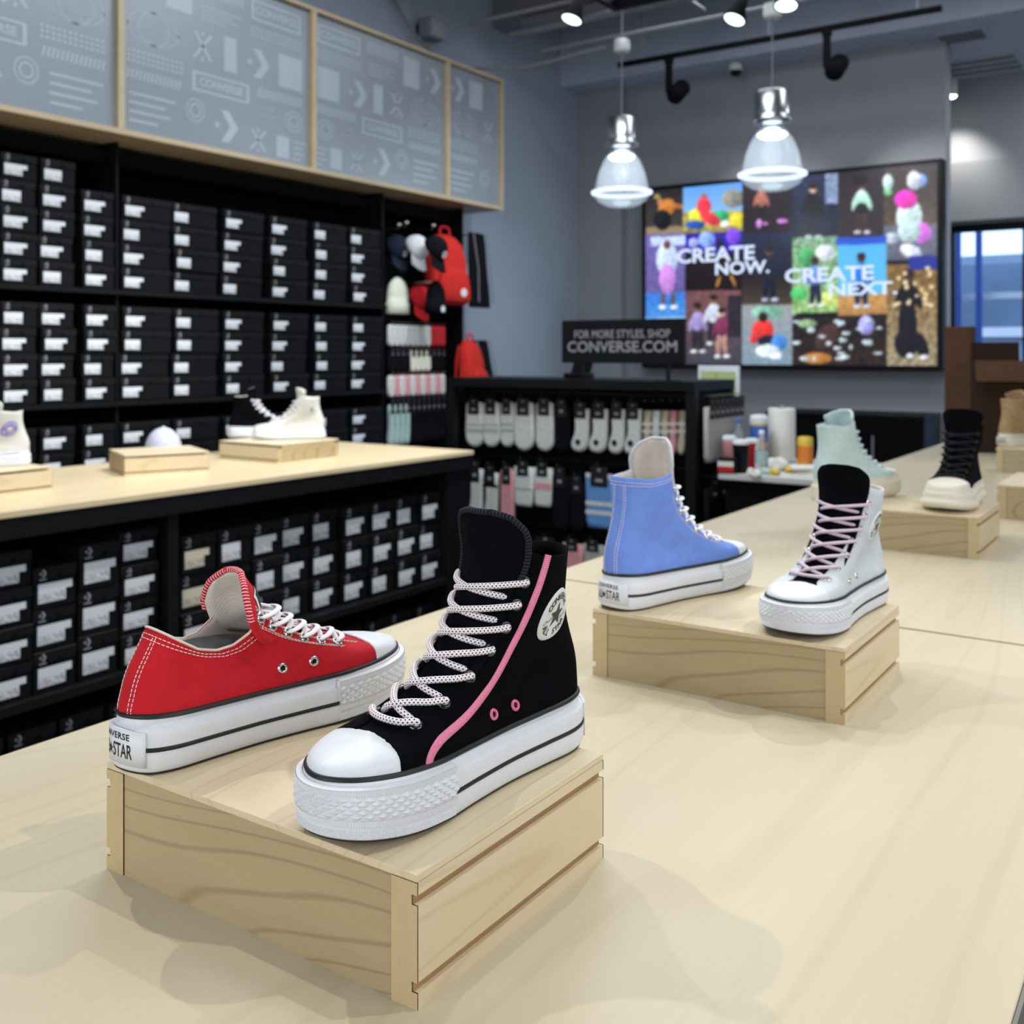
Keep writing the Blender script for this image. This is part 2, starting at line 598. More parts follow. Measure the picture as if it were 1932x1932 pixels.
    if st.get('binding'):
        j0 = int(m * st.get('bind_from', .70))
        path = [rows_o[j][0] for j in range(j0, m)] + rows_o[-1][1:-1] + [rows_o[j][-1] for j in range(m - 1, j0 - 1, -1)]
        path = [tuple(Vector(p) + Vector((-.0016, 0, 0))) for p in path]
        emb('tongue_binding', MB().tube(catmull(path, 3), .0030, 8), st['binding'], tg, uv=True)
    # ---- insert inside the collar
    ins = MB()
    cx, rx, ry, z0, z1 = st.get('insert', (.074, .036, .027, .140, .160))
    prof = [(0.3, z1 + .001), (.8, z1), (1.0, z1 - .004), (1.0, z0)]
    ins.grid([[(cx + rx * r * math.cos(2 * PI * k / 28), ry * r * math.sin(2 * PI * k / 28), z) for k in range(28)] for r, z in prof], closed_v=True)
    ins.add([(cx + rx * .3 * math.cos(2 * PI * k / 28), ry * .3 * math.sin(2 * PI * k / 28), z1 + .001) for k in range(28)], [tuple(range(28))])
    emb('foam_insert', ins, st['insert_mat'])
    # ---- sole
    a = np.linspace(0, 2 * PI, 193)[:-1]
    S = st['sole']
    fl = st.get('sole_flare', 0.0)
    prof = [(.05, -.0022), (.09, -.0004), (.16, .0006 + fl), (.30, .0008 + fl * .8), (.44, .0004 + fl * .4), (.47, .0002), (.62, .0004), (.765, .0002), (.785, -.0002), (.79, -.0030), (.96, -.0038), (1.0, -.0048)]
    rows = [L.ring(a, f, o) for f, o in prof] + [L.ring(a, 1.0, -.016)]
    mb = MB().grid([list(r) for r in rows], closed_v=True, flip=True)
    mid = emb('midsole', mb, S)
    mb = MB().grid([list(L.ring(a, f, o)) for f, o in [(0.0, -.011), (0, -.0045), (.03, -.0018), (.055, -.0016)]], closed_v=True, flip=True)
    mb.add([tuple(p) for p in L.ring(a, 0.0, -.011)], [tuple(range(192))])
    emb('outsole', mb, st['outsole'])
    xb = st.get('bumper_x', .196)
    ab = float(np.interp(-xb, -L.per(L.ox, aa), aa))
    ab2 = float(np.interp(-xb, -L.per(L.ox, 2 * PI - aa), aa))
    if st.get('stripe'):
        f0, f1 = st.get('stripe_f', (.42, .50))
        ar = np.linspace(ab - .02, 2 * PI - ab2 + .02, 150)
        emb('sole_stripe', MB().grid([list(L.ring(ar, f, o)) for f, o in [(f0, .0006), (f0 + .015, .0013), (f1 - .015, .0013), (f1, .0004)]], flip=True), st['stripe'])
    pr = L.surf(np.full(192, .0), a, .0012)
    pts = [(p[0], p[1], p[2] + .0012) for p in pr]
    emb('piping', MB().tube(pts, .0024, 8, closed=True), st['piping'])
    # ---- toe bumper with raised pyramids
    if st.get('bumper', True):
        def band(nm, f0, f1, nc, nr, h, off, par, pattern):
            al = np.linspace(-ab2, ab, nc + 1)
            rows = []
            for j in range(nr + 1):
                f = f0 + (f1 - f0) * j / nr
                if pattern == 'pyramid':
                    hh = np.where((np.arange(nc + 1) + j) % 2 == 0, h, 0.0)
                    if j in (0, nr): hh = hh * 0
                elif pattern == 'rib':
                    hh = np.where(np.arange(nc + 1) % 2 == 0, h, 0.0)
                else:
                    hh = np.zeros(nc + 1)
                rows.append(L.ring(al, f, off + hh))
            nv = nc + 1
            vs = [tuple(p) for r in rows for p in r]
            fs = []
            for j in range(nr):
                for i in range(nc):
                    p00, p10, p11, p01 = j * nv + i, j * nv + i + 1, (j + 1) * nv + i + 1, (j + 1) * nv + i
                    if pattern != 'pyramid':
                        fs.append((p00, p10, p11, p01))
                    elif (i + j) % 2 == 0:
                        fs += [(p00, p10, p01), (p10, p11, p01)]
                    else:
                        fs += [(p00, p10, p11), (p00, p11, p01)]
            return emit(nm, vs, fs, S, par, False)
        bm = band('toe_bumper', .27, .92, 90, 6, 0, .0012, None, 'flat')
        bm.data.polygons.foreach_set('use_smooth', [True] * len(bm.data.polygons))
        al = np.linspace(-ab2, ab, 91)
        lip = MB()
        for (fa, oa, fb, ob) in ((.92, .0012, .95, -.0032), (.27, .0012, .25, -.0006)):
            lip.grid([list(L.ring(al, fa, oa)), list(L.ring(al, fb, ob))], flip=False)
        for ae in (-ab2, ab):
            lip.grid([[tuple(L.ring(ae, f, .0012)) for f in (.27, .6, .92)], [tuple(L.ring(ae + (-.004 if ae < 0 else .004), f, -.003)) for f in (.27, .6, .92)]])
        emb('bumper_lip', lip, S, bm, False)
        band('pyramid_tread', .40, .82, st.get('pyr', 54), 6, .0024, .0013, bm, 'pyramid')
        band('rib_band', .82, .905, 300, 1, .0006, .0014, bm, 'rib')
        band('rib_band', .30, .40, 300, 1, .0006, .0014, bm, 'rib')
        band('fine_tread', .09, .25, 200, 8, .0008, .0006, bm, 'pyramid')
    # ---- heel label
    ds = float(np.linalg.norm(L.ring(PI + .01, .5, .002) - L.ring(PI - .01, .5, .002)) / .02)
    zmid = .025
    def heel_pt(x, y, off):
        an = PI + (1 if side > 0 else -1) * x / ds
        p = L.ring(an, .5, off)
        return (p[0], p[1], float(L.zb(p[0])) + zmid + y)
    if st.get('heel_label', True):
        hwid, h0, h1 = .033, -.0175, .0130
        xs = np.linspace(-hwid, hwid, 25)
        g = [[heel_pt(x, h0 + (h1 - h0) * t, .0022) for t in (0, .5, 1)] for x in xs]
        hl = MB().grid(g, flip=(side < 0))
        lab = emb('heel_label', hl, st.get('label_mat', S))
        solid(lab, .0024, -1)
        if st.get('letters'):
            lt = MB()
            def put(mesh, dx, dy, sx=1, sy=1):
                vs, fs = mesh
                lt.add([heel_pt(dx + px * sx, dy + py * sy, .00235) for px, py in vs], fs if side > 0 else fs)
            put(text_mesh('CONVERSE', .0078, .00022, .92, space=1.1), 0, .0066)
            put(text_mesh('ALL', .0170, .0003, .50), -.0118, -.0062)
            put(text_mesh('STAR', .0170, .0003, .50), .0112, -.0062)
            put(star_mesh(.0058), -.0030, -.0062)
            emb('heel_lettering', lt, st['letters'], lab, False)
    # ---- local frame on the upper for patches, ribbons
    def frame(v0, a0):
        e = .004
        du = L.raw(v0, a0 + e) - L.raw(v0, a0 - e); dv = L.raw(v0 + e, a0) - L.raw(v0 - e, a0)
        return 2 * e / np.linalg.norm(du), 2 * e / np.linalg.norm(dv)
    sg = 1 if side > 0 else -1
    if st.get('patch'):
        v0, a0, R = st.get('patch_at', (.70, 1.75, .0235))
        ka, kv = frame(v0, a0)
        def pm(x, y, off):
            return tuple(L.surf(v0 + y * kv, a0 + sg * x * ka, off))
        rr = [0, .4, .8, .95, 1.0]
        oo = [.0024, .0024, .0024, .0028, .0012]
        n = 40
        g = [[pm(R * r * math.cos(2 * PI * k / n), R * r * math.sin(2 * PI * k / n), o) for k in range(n)] for r, o in zip(rr, oo)]
        pt = emb('ankle_patch', MB().grid(g, closed_v=True, flip=(side > 0)), st['patch'])
        lt = MB()
        def put2(mesh, fn):
            lt.add([pm(*fn(px, py), .0028) for px, py in mesh[0]], mesh[1])
        put2(star_mesh(R * .50), lambda x, y: (x, y))
        for word, rad, top in (('CONVERSE', R * .70, True), ('ALL STAR', R * .70, False)):
            for k, ch in enumerate(word):
                if ch == ' ': continue
                th = (PI / 2 - (k - (len(word) - 1) / 2) * .30) if top else (-PI / 2 + (k - (len(word) - 1) / 2) * .28)
                ro = th - PI / 2 if top else th + PI / 2
                def fn(x, y, th=th, ro=ro):
                    return (rad * math.cos(th) + x * math.cos(ro) - y * math.sin(ro), rad * math.sin(th) + x * math.sin(ro) + y * math.cos(ro))
                put2(text_mesh(ch, R * .34, R * .008), fn)
        for (x0, wd) in ((-R * .52, 'Chuck'), (R * .54, 'Taylor')):
            put2(text_mesh(wd, R * .20, 0.0), lambda x, y, x0=x0: (x + x0, y - R * .12 + x * .35))
        emb('patch_lettering', lt, st['patch_ink'], pt, False)
    if st.get('ribbon'):
        rb = MB()
        path = st['ribbon_path']
        vs_ = cubic(np.linspace(0, 1, len(path)), [p[0] for p in path]); as_ = cubic(np.linspace(0, 1, len(path)), [p[1] for p in path])
        ws_ = .0034
        g = []
        T = np.linspace(0, 1, 70)
        cen = np.array([L.surf(float(vs_(t)), float(as_(t)), .0) for t in T])
        for i, t in enumerate(T):
            v, an = float(vs_(t)), float(as_(t))
            tan = cen[min(i + 1, 69)] - cen[max(i - 1, 0)]; tan /= np.linalg.norm(tan)
            n = L.nor(v, an); b = np.cross(n, tan)
            g.append([tuple(cen[i] + b * w + n * o) for w, o in ((-ws_, .0012), (-ws_, .0022), (0, .0024), (ws_, .0022), (ws_, .0012))])
        uv = [(t * .25, k / 4) for t in T for k in range(5)]
        emit('side_ribbon', [p for r in g for p in r], MB().grid(g).f, st['ribbon'], None, True, uv)
        hg = []
        for v in np.linspace(.0, 1.0, 30):
            hw = .006
            k = 1 / max(1e-6, np.linalg.norm(L.raw(v, PI + .01) - L.raw(v, PI - .01)) / .02)
            vv = min(v, .985)
            hg.append([tuple(L.surf(vv, PI + x * hw * k, .0022)) for x in (-1, 0, 1)])
        emit('heel_ribbon', [p for r in hg for p in r], MB().grid(hg).f, st['ribbon'], None, True, [(i * .005, j / 2) for i in range(30) for j in range(3)])
    # ---- eyelets
    ev = st['eyelet_v']
    d_e = st.get('eyelet_d', .0095)
    E = {}
    for k, v in enumerate(ev):
        for sd in (1, -1):
            a0 = float(A(v)); ka, kv = frame(v, a0)
            an = sd * (a0 + d_e * ka)
            p = L.surf(v, an, .0013); n = L.nor(v, an)
            E[(k, sd)] = (v, an, p, n)
    def add_eye(ring, hole, p, n, r1, r2):
        p = Vector(p); n = Vector(n).normalized(); u = n.orthogonal().normalized(); w = n.cross(u)
        ring.tube([p + n * .0004 + (u * math.cos(2 * PI * k / 16) + w * math.sin(2 * PI * k / 16)) * r1 for k in range(16)], r2, 6, closed=True, up=tuple(n))
        hole.add([p + n * .0005 + (u * math.cos(2 * PI * k / 14) + w * math.sin(2 * PI * k / 14)) * (r1 - r2 * .4) for k in range(14)], [tuple(range(14))])
    if not st.get('simple'):
        for (k, sd), (v, an, p, n) in E.items():
            ring, hole = MB(), MB()
            add_eye(ring, hole, p, n, .0042, .0015)
            eo = emb('eyelet', ring, st['eyelet'])
            emb('hole', hole, st['hole'], eo, False)
        for (v, an) in st.get('vents', []):
            ring, hole = MB(), MB()
            add_eye(ring, hole, L.surf(v, an, .0013), L.nor(v, an), .0036, .0014)
            eo = emb('vent_eyelet', ring, st.get('vent', st['eyelet']))
            emb('hole', hole, st['hole'], eo, False)
    # ---- laces
    lr, lf = st.get('lace_r', .0024), st.get('lace_flat', 1.0)
    def over(v, t, off):
        """point at fraction t (-1..1) of the opening, at height v, lifted"""
        return L.surf(v, t * float(A(v)), off)
    n = len(ev)
    def lace(pts):
        emb('lace', MB().tube(catmull([tuple(p) for p in pts], 6), lr, 10, flat=lf), st['lace'], uv=True)
    def inn(k, sd, o):
        v, an, p, nn = E[(k, sd)]
        return p + nn * o
    e1, e0 = E[(0, 1)], E[(0, -1)]
    lift = lr * 1.3
    lace([inn(0, 1, -.002), inn(0, 1, lift * .9), over(ev[0], 1.02, lift + .0012), over(ev[0] + .006, .4, lift + .001), over(ev[0] + .006, -.4, lift + .001), over(ev[0], -1.02, lift + .0012), inn(0, -1, lift * .9), inn(0, -1, -.002)])
    for k in range(1, n):
        for sd in (1, -1):
            v0, v1 = ev[k - 1], ev[k]
            up = lift + (.0028 if sd > 0 else .0004) + st.get('lace_up', .0)
            g = lambda f: v0 + (v1 - v0) * f
            lace([over(g(.30), -sd * 1.12, -.0028), over(g(.38), -sd * .88, lift * .2), over(g(.5), -sd * .45, up * .8), over(g(.62), 0, up + .001), over(g(.78), sd * .5, up + .0012), over(g(.93), sd * 1.0, lift + .002), inn(k, sd, lift), inn(k, sd, .0), inn(k, sd, -.0025)])
    # ---- stitching
    if st.get('stitch'):
        sm = MB()
        def sew(path, dash=.0029, gap=.0012, r=.00042):
            p = catmull([tuple(x) for x in path], 4)
            d = [0.0]
            for i in range(1, len(p)): d.append(d[-1] + (p[i] - p[i - 1]).length)
            P = np.array([tuple(x) for x in p]); pos = 0.0
            while pos + dash < d[-1]:
                q0 = [np.interp(pos, d, P[:, i]) for i in range(3)]; q1 = [np.interp(pos + dash, d, P[:, i]) for i in range(3)]
                sm.tube([q0, q1], r, 4); pos += dash + gap
        def at(s, dt):
            i = int(round(s * (ns - 1)))
            c = cols[i]; ln = np.linalg.norm(np.diff(c, axis=0), axis=1).sum()
            j = (1 - dt / ln) * (nt - 1); j0 = int(j); fr = j - j0
            q0 = np.array(c[j0]) * (1 - fr) + np.array(c[min(j0 + 1, nt - 1)]) * fr
            if i in (0, ns - 1): return q0
            t1 = np.array(cols[i + 1][j0]) - np.array(cols[i - 1][j0]); t2 = np.array(c[min(j0 + 1, nt - 1)]) - np.array(c[j0 - 1])
            nn = np.cross(t1, t2); nn /= np.linalg.norm(nn)
            return q0 + nn * .0004
        for dt in (.0045, .0075):
            sew([at(s, dt) for s in np.linspace(.03, .97, 60)])
        for sd in (1, -1):
            for off in (.003, .0055):
                pth = []
                for v in np.linspace(vt - .05, st.get('stitch_v', .66), 16):
                    ka, kv = frame(v, float(A(v)))
                    pth.append(L.surf(v, sd * (float(A(v)) + off * ka), .0017))
                sew(pth)
            for off in (.0185, .0212):
                pth = []
                for v in np.linspace(.30, st.get('stitch_v', .66) - .05, 16):
                    ka, kv = frame(v, float(A(v)))
                    pth.append(L.surf(v, sd * (float(A(v)) + off * ka), .0017))
                sew(pth)
            for off in (.0075, .0102):
                vtop_h = st.get('heel_v', .62)
                pth = []
                for v in np.linspace(.02, vtop_h, 14):
                    k = 1 / max(1e-6, np.linalg.norm(L.raw(v, PI + .01) - L.raw(v, PI - .01)) / .02)
                    pth.append(L.surf(v, PI + sd * off * k, .0017))
                sew(pth)
        emb('stitching', sm, st['stitch'], None, False)
    # ---- label sewn on the tongue
    if st.get('tongue_tag'):
        j0, j1 = int(m * .70), int(m * .90)
        vs = []; fs = []
        hw = .0185 if side > 0 else .027
        def tp(u, w, off):
            j = j0 + (j1 - j0) * w; ja = int(j); fr = j - ja
            p = cur[ja].lerp(cur[min(ja + 1, m - 1)], fr)
            t = (cur[min(ja + 1, m - 1)] - cur[max(ja - 1, 0)]).normalized(); nn = Vector((t.z, 0, -t.x))
            y = u * hw
            return tuple(p + Vector((0, y, 0)) - nn * (y * y / (2 * curl)) + nn * off)
        g = [[tp(u, w, .0012) for w in np.linspace(0, 1, 6)] for u in np.linspace(-1, 1, 11)]
        tgo = emb('tongue_tag', MB().grid(g), st['tongue_tag'], tg)
        g = [[tp(u, w, .0016) for w in (.50, .72, .93)] for u in np.linspace(-.86, .86, 11)]
        emb('tag_band', MB().grid(g), st['letters'], tgo)
        lt = MB()
        for wd, w0, sz, sx in (('ALL STAR', .28, .0082, .95),):
            vsx, fsx = text_mesh(wd, sz, .0002, sx)
            ln = sum((cur[i + 1] - cur[i]).length for i in range(j0, j1))
            lt.add([tp(sg * px / hw, w0 + py / ln, .0018) for px, py in vsx], fsx)
        emb('tag_lettering', lt, st['letters'], tgo, False)
        lt = MB()
        vsx, fsx = text_mesh('CONVERSE', .0056, .0002, 1.05)
        lt.add([tp(sg * px / hw, .71 + py / ln, .0020) for px, py in vsx], fsx)
        emb('tag_lettering', lt, st['tongue_tag'], tgo, False)
    if st.get('heel_strip'):
        hg = []
        for v in np.linspace(.0, st.get('heel_v', .62), 24):
            k = 1 / max(1e-6, np.linalg.norm(L.raw(v, PI + .01) - L.raw(v, PI - .01)) / .02)
            hg.append([tuple(L.surf(v, PI + x * k, .0018 if abs(x) < .011 else .0010)) for x in (-.0115, -.0108, 0, .0108, .0115)])
        emb('heel_strip', MB().grid(hg, flip=True), st['heel_strip'])
    sc = st.get('scale', 1.07)
    zs = st.get('zscale', .94)
    root.scale = (sc, sc, sc * zs)
    return root

# ------------------------------------------------------------------ materials
def canvas(name, rgb, thread=900, rough=0.85, var=0.12, rib=None):
    n = NT(name)
    v = n.coord('Object')
    x, y, z = n.sep(v)
    w1 = n.math('SINE', n.math('MULTIPLY', n.math('ADD', x, n.math('MULTIPLY', y, 0.7)), thread * 2 * PI / 0.7))
    w2 = n.math('SINE', n.math('MULTIPLY', n.math('ADD', z, n.math('MULTIPLY', y, 0.4)), thread * 2 * PI / 0.7))
    h = n.math('ADD', w1, w2)
    if rib:
        h = n.math('SINE', n.math('MULTIPLY', n.math('ADD', n.math('MULTIPLY', y, 1.0), n.math('MULTIPLY', x, rib[1])), rib[0]))
    nz = n.noise(v, 60, 4)
    c = srgb(*rgb)
    col = n.ramp(nz, [(0.3, tuple(k * (1 - var) for k in c[:3])), (0.7, tuple(min(1, k * (1 + var)) for k in c[:3]))])
    n.base(col, rough, 0, 0.25 if max(rgb) > 40 else 0.05)
    n.b.inputs['Sheen Weight'].default_value = 0.03 if max(rgb) > 40 else 0.0
    n.bump(h, 0.35, 0.00025 if not rib else 0.0005)
    return n.m

def lace_mat(name, rgb, dot=None):
    n = NT(name)
    u, v, _ = n.sep(n.coord('UV'))
    if dot:
        du, dv = n.math('MULTIPLY', u, 330.0), n.math('MULTIPLY', v, 8.0)
        row = n.math('FLOOR', dv)
        du = n.math('ADD', du, n.math('MULTIPLY', row, 0.5))
        fu = n.math('SUBTRACT', n.math('FRACT', du), 0.5); fv = n.math('SUBTRACT', n.math('FRACT', dv), 0.5)
        d = n.math('ADD', n.math('MULTIPLY', fu, fu), n.math('MULTIPLY', n.math('MULTIPLY', fv, fv), 0.55))
        mask = n.math('LESS_THAN', d, 0.042)
        n.base(n.mix(mask, srgb(*rgb), srgb(*dot)), 0.8, 0, 0.2)
    else:
        n.base(srgb(*rgb), 0.8, 0, 0.2)
    t = n.math('SINE', n.math('ADD', n.math('MULTIPLY', u, 4200.0), n.math('MULTIPLY', v, 2 * PI * 2)))
    n.bump(t, 0.4, 0.0003)
    return n.m

def ribbon_mat(name, a, b):
    n = NT(name)
    u, v, _ = n.sep(n.coord('UV'))
    t = n.math('SINE', n.math('ADD', n.math('MULTIPLY', u, 4600.0), n.math('MULTIPLY', v, 5.0)))
    n.base(n.mix(n.math('MULTIPLY', n.math('ADD', t, 1.0), 0.5), srgb(*a), srgb(*b)), 0.75, 0, 0.3)
    n.bump(t, 0.5, 0.0004)
    return n.m

def binding_mat(name, a, b):
    n = NT(name)
    u, v, _ = n.sep(n.coord('UV'))
    t = n.math('FRACT', n.math('ADD', n.math('MULTIPLY', u, 330.0), n.math('MULTIPLY', v, 0.8)))
    m_ = n.math('LESS_THAN', t, 0.30)
    n.base(n.mix(m_, srgb(*a), srgb(*b)), 0.85, 0, 0.2)
    n.bump(m_, 0.6, 0.0006)
    return n.m

M = {}
M['maple_table'] = maple('maple_table', (208, 199, 173), (184, 170, 138), 'Y', 0.45, 0.7, 0.38)
M['maple_far'] = maple('maple_far', (220, 204, 168), (200, 178, 138), 'Y', 0.3, 0.8, 0.38)
M['maple_trim'] = maple('maple_trim', (184, 168, 140), (160, 140, 108), 'Y', 0.3, 0.8, 0.45)
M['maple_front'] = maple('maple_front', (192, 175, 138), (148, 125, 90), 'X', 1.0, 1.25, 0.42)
M['maple_side'] = maple('maple_side', (226, 212, 180), (198, 176, 140), 'Y', 0.7, 1.2, 0.42)
M['maple_edge'] = maple('maple_edge', (206, 186, 146), (188, 164, 122), 'Z', 0.4, 3.0, 0.5)
M['groove'] = plain('groove_wood', (168, 132, 92), 0.6)
M['rubber_white'] = plain('rubber_white', (222, 226, 233), 0.45, 0, 0.45, 0.015, 60)
M['rubber_cream'] = plain('rubber_cream', (232, 226, 208), 0.5, 0, 0.4, 0.02, 60)
M['rubber_black'] = plain('rubber_black', (30, 32, 33), 0.5, 0, 0.4)
M['outsole_dark'] = plain('outsole_dark', (32, 33, 34), 0.6)
M['gum'] = plain('gum_rubber', (158, 96, 50), 0.5)
M['canvas_black'] = canvas('canvas_black', (11, 13, 18), 700, 0.9, 0.15, rib=(2 * PI / .0015, .55))
M['felt_black'] = canvas('canvas_black_plain', (10, 11, 15), 900, 0.95, 0.15)
M['canvas_red'] = canvas('canvas_red', (196, 26, 40), 560, 0.85, 0.08)
M['canvas_blue'] = canvas('canvas_blue', (112, 146, 226), 560, 0.85, 0.06)
M['canvas_white'] = canvas('canvas_white', (206, 214, 219), 560, 0.85, 0.05)
M['canvas_mint'] = canvas('canvas_mint', (196, 218, 218), 560, 0.7, 0.06)
M['canvas_cream'] = canvas('canvas_cream', (212, 212, 206), 560, 0.85, 0.05)
M['suede_tan'] = canvas('suede_tan', (176, 146, 106), 560, 0.95, 0.15)
M['lining_white'] = canvas('lining_white', (216, 208, 198), 600, 0.9, 0.06)
M['lining_dark'] = canvas('lining_dark', (24, 25, 28), 600, 0.95, 0.1)
M['foam'] = plain('foam_black', (58, 62, 66), 0.7, 0, 0.4, 0.15, 200, 0.2)
M['lace_dot'] = lace_mat('lace_dotted', (240, 232, 236), (24, 22, 40))
M['lace_white'] = lace_mat('lace_white', (238, 240, 244))
M['lace_pink'] = lace_mat('lace_pink', (222, 204, 216), (150, 140, 160))
M['lace_black'] = lace_mat('lace_black', (24, 25, 30))
M['metal_silver'] = plain('eyelet_silver', (220, 220, 215), 0.22, 1.0, 0.5, 0.03)
M['metal_black'] = plain('eyelet_black', (18, 18, 22), 0.12, 0.0, 0.9, 0.03)
M['pink_metal'] = plain('eyelet_pink', (226, 108, 146), 0.35, 0.0, 0.5, 0.03)
M['hole'] = plain('dark_hole', (8, 8, 10), 0.9)
M['pink_ribbon'] = ribbon_mat('pink_ribbon', (250, 158, 188), (232, 124, 160))
M['red_binding'] = binding_mat('red_binding', (200, 34, 50), (238, 212, 214))
M['black_binding'] = binding_mat('black_binding', (20, 22, 28), (48, 52, 58))
M['blue_binding'] = binding_mat('blue_binding', (190, 190, 196), (214, 214, 220))
M['thread_white'] = plain('thread_white', (236, 226, 226), 0.8)
M['patch_white'] = plain('patch_white', (226, 228, 230), 0.5, 0, 0.4, 0.02)
M['patch_purple'] = plain('patch_purple', (126, 120, 196), 0.5)
M['ink'] = plain('ink_black', (26, 26, 28), 0.6)
M['ink_grey'] = plain('ink_charcoal', (52, 50, 46), 0.5)

# ------------------------------------------------------------------ main display table and risers
TZ = 0.93
RH = 0.097

def table_top(name, x0, x1, y0, y1, z, label, mat, parent=None, t=0.03):
    o = MB().box(x0, x1, y0, y1, z - t, z).build(name, mat, parent)
    bevel(o, .0015)
    return o

main = thing('display_table', 'long pale maple display table carrying the near sneakers', 'table', (-0.645, 2.0, 0))
ox, oy = -0.645, 2.0
for y0, y1 in ((-0.45, 1.833), (1.844, 3.995), (4.006, 6.1)):
    mb = MB().box(-1.172 - ox, -.118 - ox, y0 - oy, y1 - oy, TZ - .028, TZ)
    bevel(mb.build('table_top', M['maple_table'], main), .0012)
M['table_black'] = plain('table_black', (20, 21, 22), 0.55)
M['table_edge'] = plain('table_edge_band', (120, 118, 112), 0.5)
mb = MB().box(-1.165 - ox, -.125 - ox, -.44 - oy, 6.09 - oy, TZ - .075, TZ - .0285)
mb.build('table_apron', M['table_black'], main)
for xx in (-1.12, -.20):
    for yy in (-.35, 1.84, 4.0, 5.95):
        MB().box(xx - ox, xx + .05 - ox, yy - oy, yy + .05 - oy, 0, TZ - .075).build('table_leg', M['table_black'], main)
MB().box(-.1175 - ox, -.1145 - ox, -.45 - oy, 6.1 - oy, TZ - .030, TZ - .001).build('edge_band', M['table_edge'], main)

def riser(label, cx, cy, sx=.365, sy=.272, h=RH, rz=0.0, z=TZ, group='maple display risers', detail=True):
    """hollow box: two grooved side boards, boards between, a thin lid"""
    o = thing('display_riser', label, 'riser', (cx, cy, z), rz, group)
    X, Y = sx / 2, sy / 2
    tb, g0, gd, gh = .024, .012, .005, .0075
    lid = MB().box(-X, X, -Y, Y, h - .006, h).build('riser_lid', M['maple_side'], o)
    bevel(lid, .0008)
    for s in (-1, 1):
        prof = [(X, 0), (X, g0), (X - gd, g0), (X - gd, g0 + gh), (X, g0 + gh), (X, h - .006 - g0 + .002), (X - gd, h - .006 - g0 + .002), (X - gd, h - g0 + .002 + .0015), (X, h - g0 + .0035), (X, h - .0062), (X - tb, h - .0062), (X - tb, 0)]
        prof = [(X, 0), (X, .012), (X - gd, .012), (X - gd, .0195), (X, .0195), (X, .0745), (X - gd, .0745), (X - gd, .082), (X, .082), (X, h - .0062), (X - tb, h - .0062), (X - tb, 0)]
        prof = [(px, pz * (1 if pz < .03 else 1) if h > .09 else pz * h / .097) for px, pz in prof]
        n = len(prof)
        vs = [(s * px, -Y + .0002, pz) for px, pz in prof] + [(s * px, Y - .0002, pz) for px, pz in prof]
        fs = [tuple(range(n))[::-s], tuple(range(n, 2 * n))[::s]] + [((i, (i + 1) % n, n + (i + 1) % n, n + i) if s > 0 else (n + i, n + (i + 1) % n, (i + 1) % n, i)) for i in range(n)]
        mesh_obj('side_board', vs, fs, M['maple_edge' if False else 'maple_side'], o)
        for yy in (-Y, Y - .0015):
            q = [(s * px, pz) for px, pz in prof]
            vs = [(px, yy, pz) for px, pz in q] + [(px, yy + .0015, pz) for px, pz in q]
            mesh_obj('edge_grain', [(a, b + (-.0003 if yy < 0 else .0003), c) for a, b, c in vs], fs, M['maple_edge'], o)
        for zz in ((.012, .0195), (.0745, .082)):
            k = 1 if h > .09 else h / .097
            x0, x1 = sorted((s * (X - gd - .0002), s * (X - gd + .0006)))
            MB().box(x0, x1, -Y + .001, Y - .001, zz[0] * k, zz[1] * k).build('groove', M['groove'], o)
    for s in (-1, 1):
        y0, y1 = sorted((s * (Y - .001), s * (Y - .016)))
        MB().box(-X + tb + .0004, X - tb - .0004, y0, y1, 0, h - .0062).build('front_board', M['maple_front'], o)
    return o

riser('maple riser under the red low sneaker and the black high-top', -.6535, .7085)
riser('maple riser under the periwinkle and pale grey high-tops', -.569, 1.452)

# ------------------------------------------------------------------ the sneakers on the main table
EV_HI = [float(x) for x in np.linspace(.355, .885, 7)]
COMMON = dict(cut='hi', sole=M['rubber_white'], outsole=M['outsole_dark'], stripe=M['rubber_black'], piping=M['rubber_black'], cap=M['rubber_white'],
              eyelet_v=EV_HI, eyelet=M['metal_silver'], hole=M['hole'], letters=M['ink'], insert_mat=M['foam'],
              tongue_tip=[(.1205, .206), (.1225, .218), (.1235, .231)])
HI_VENTS = [(.20, 1.62), (.19, 1.30)]

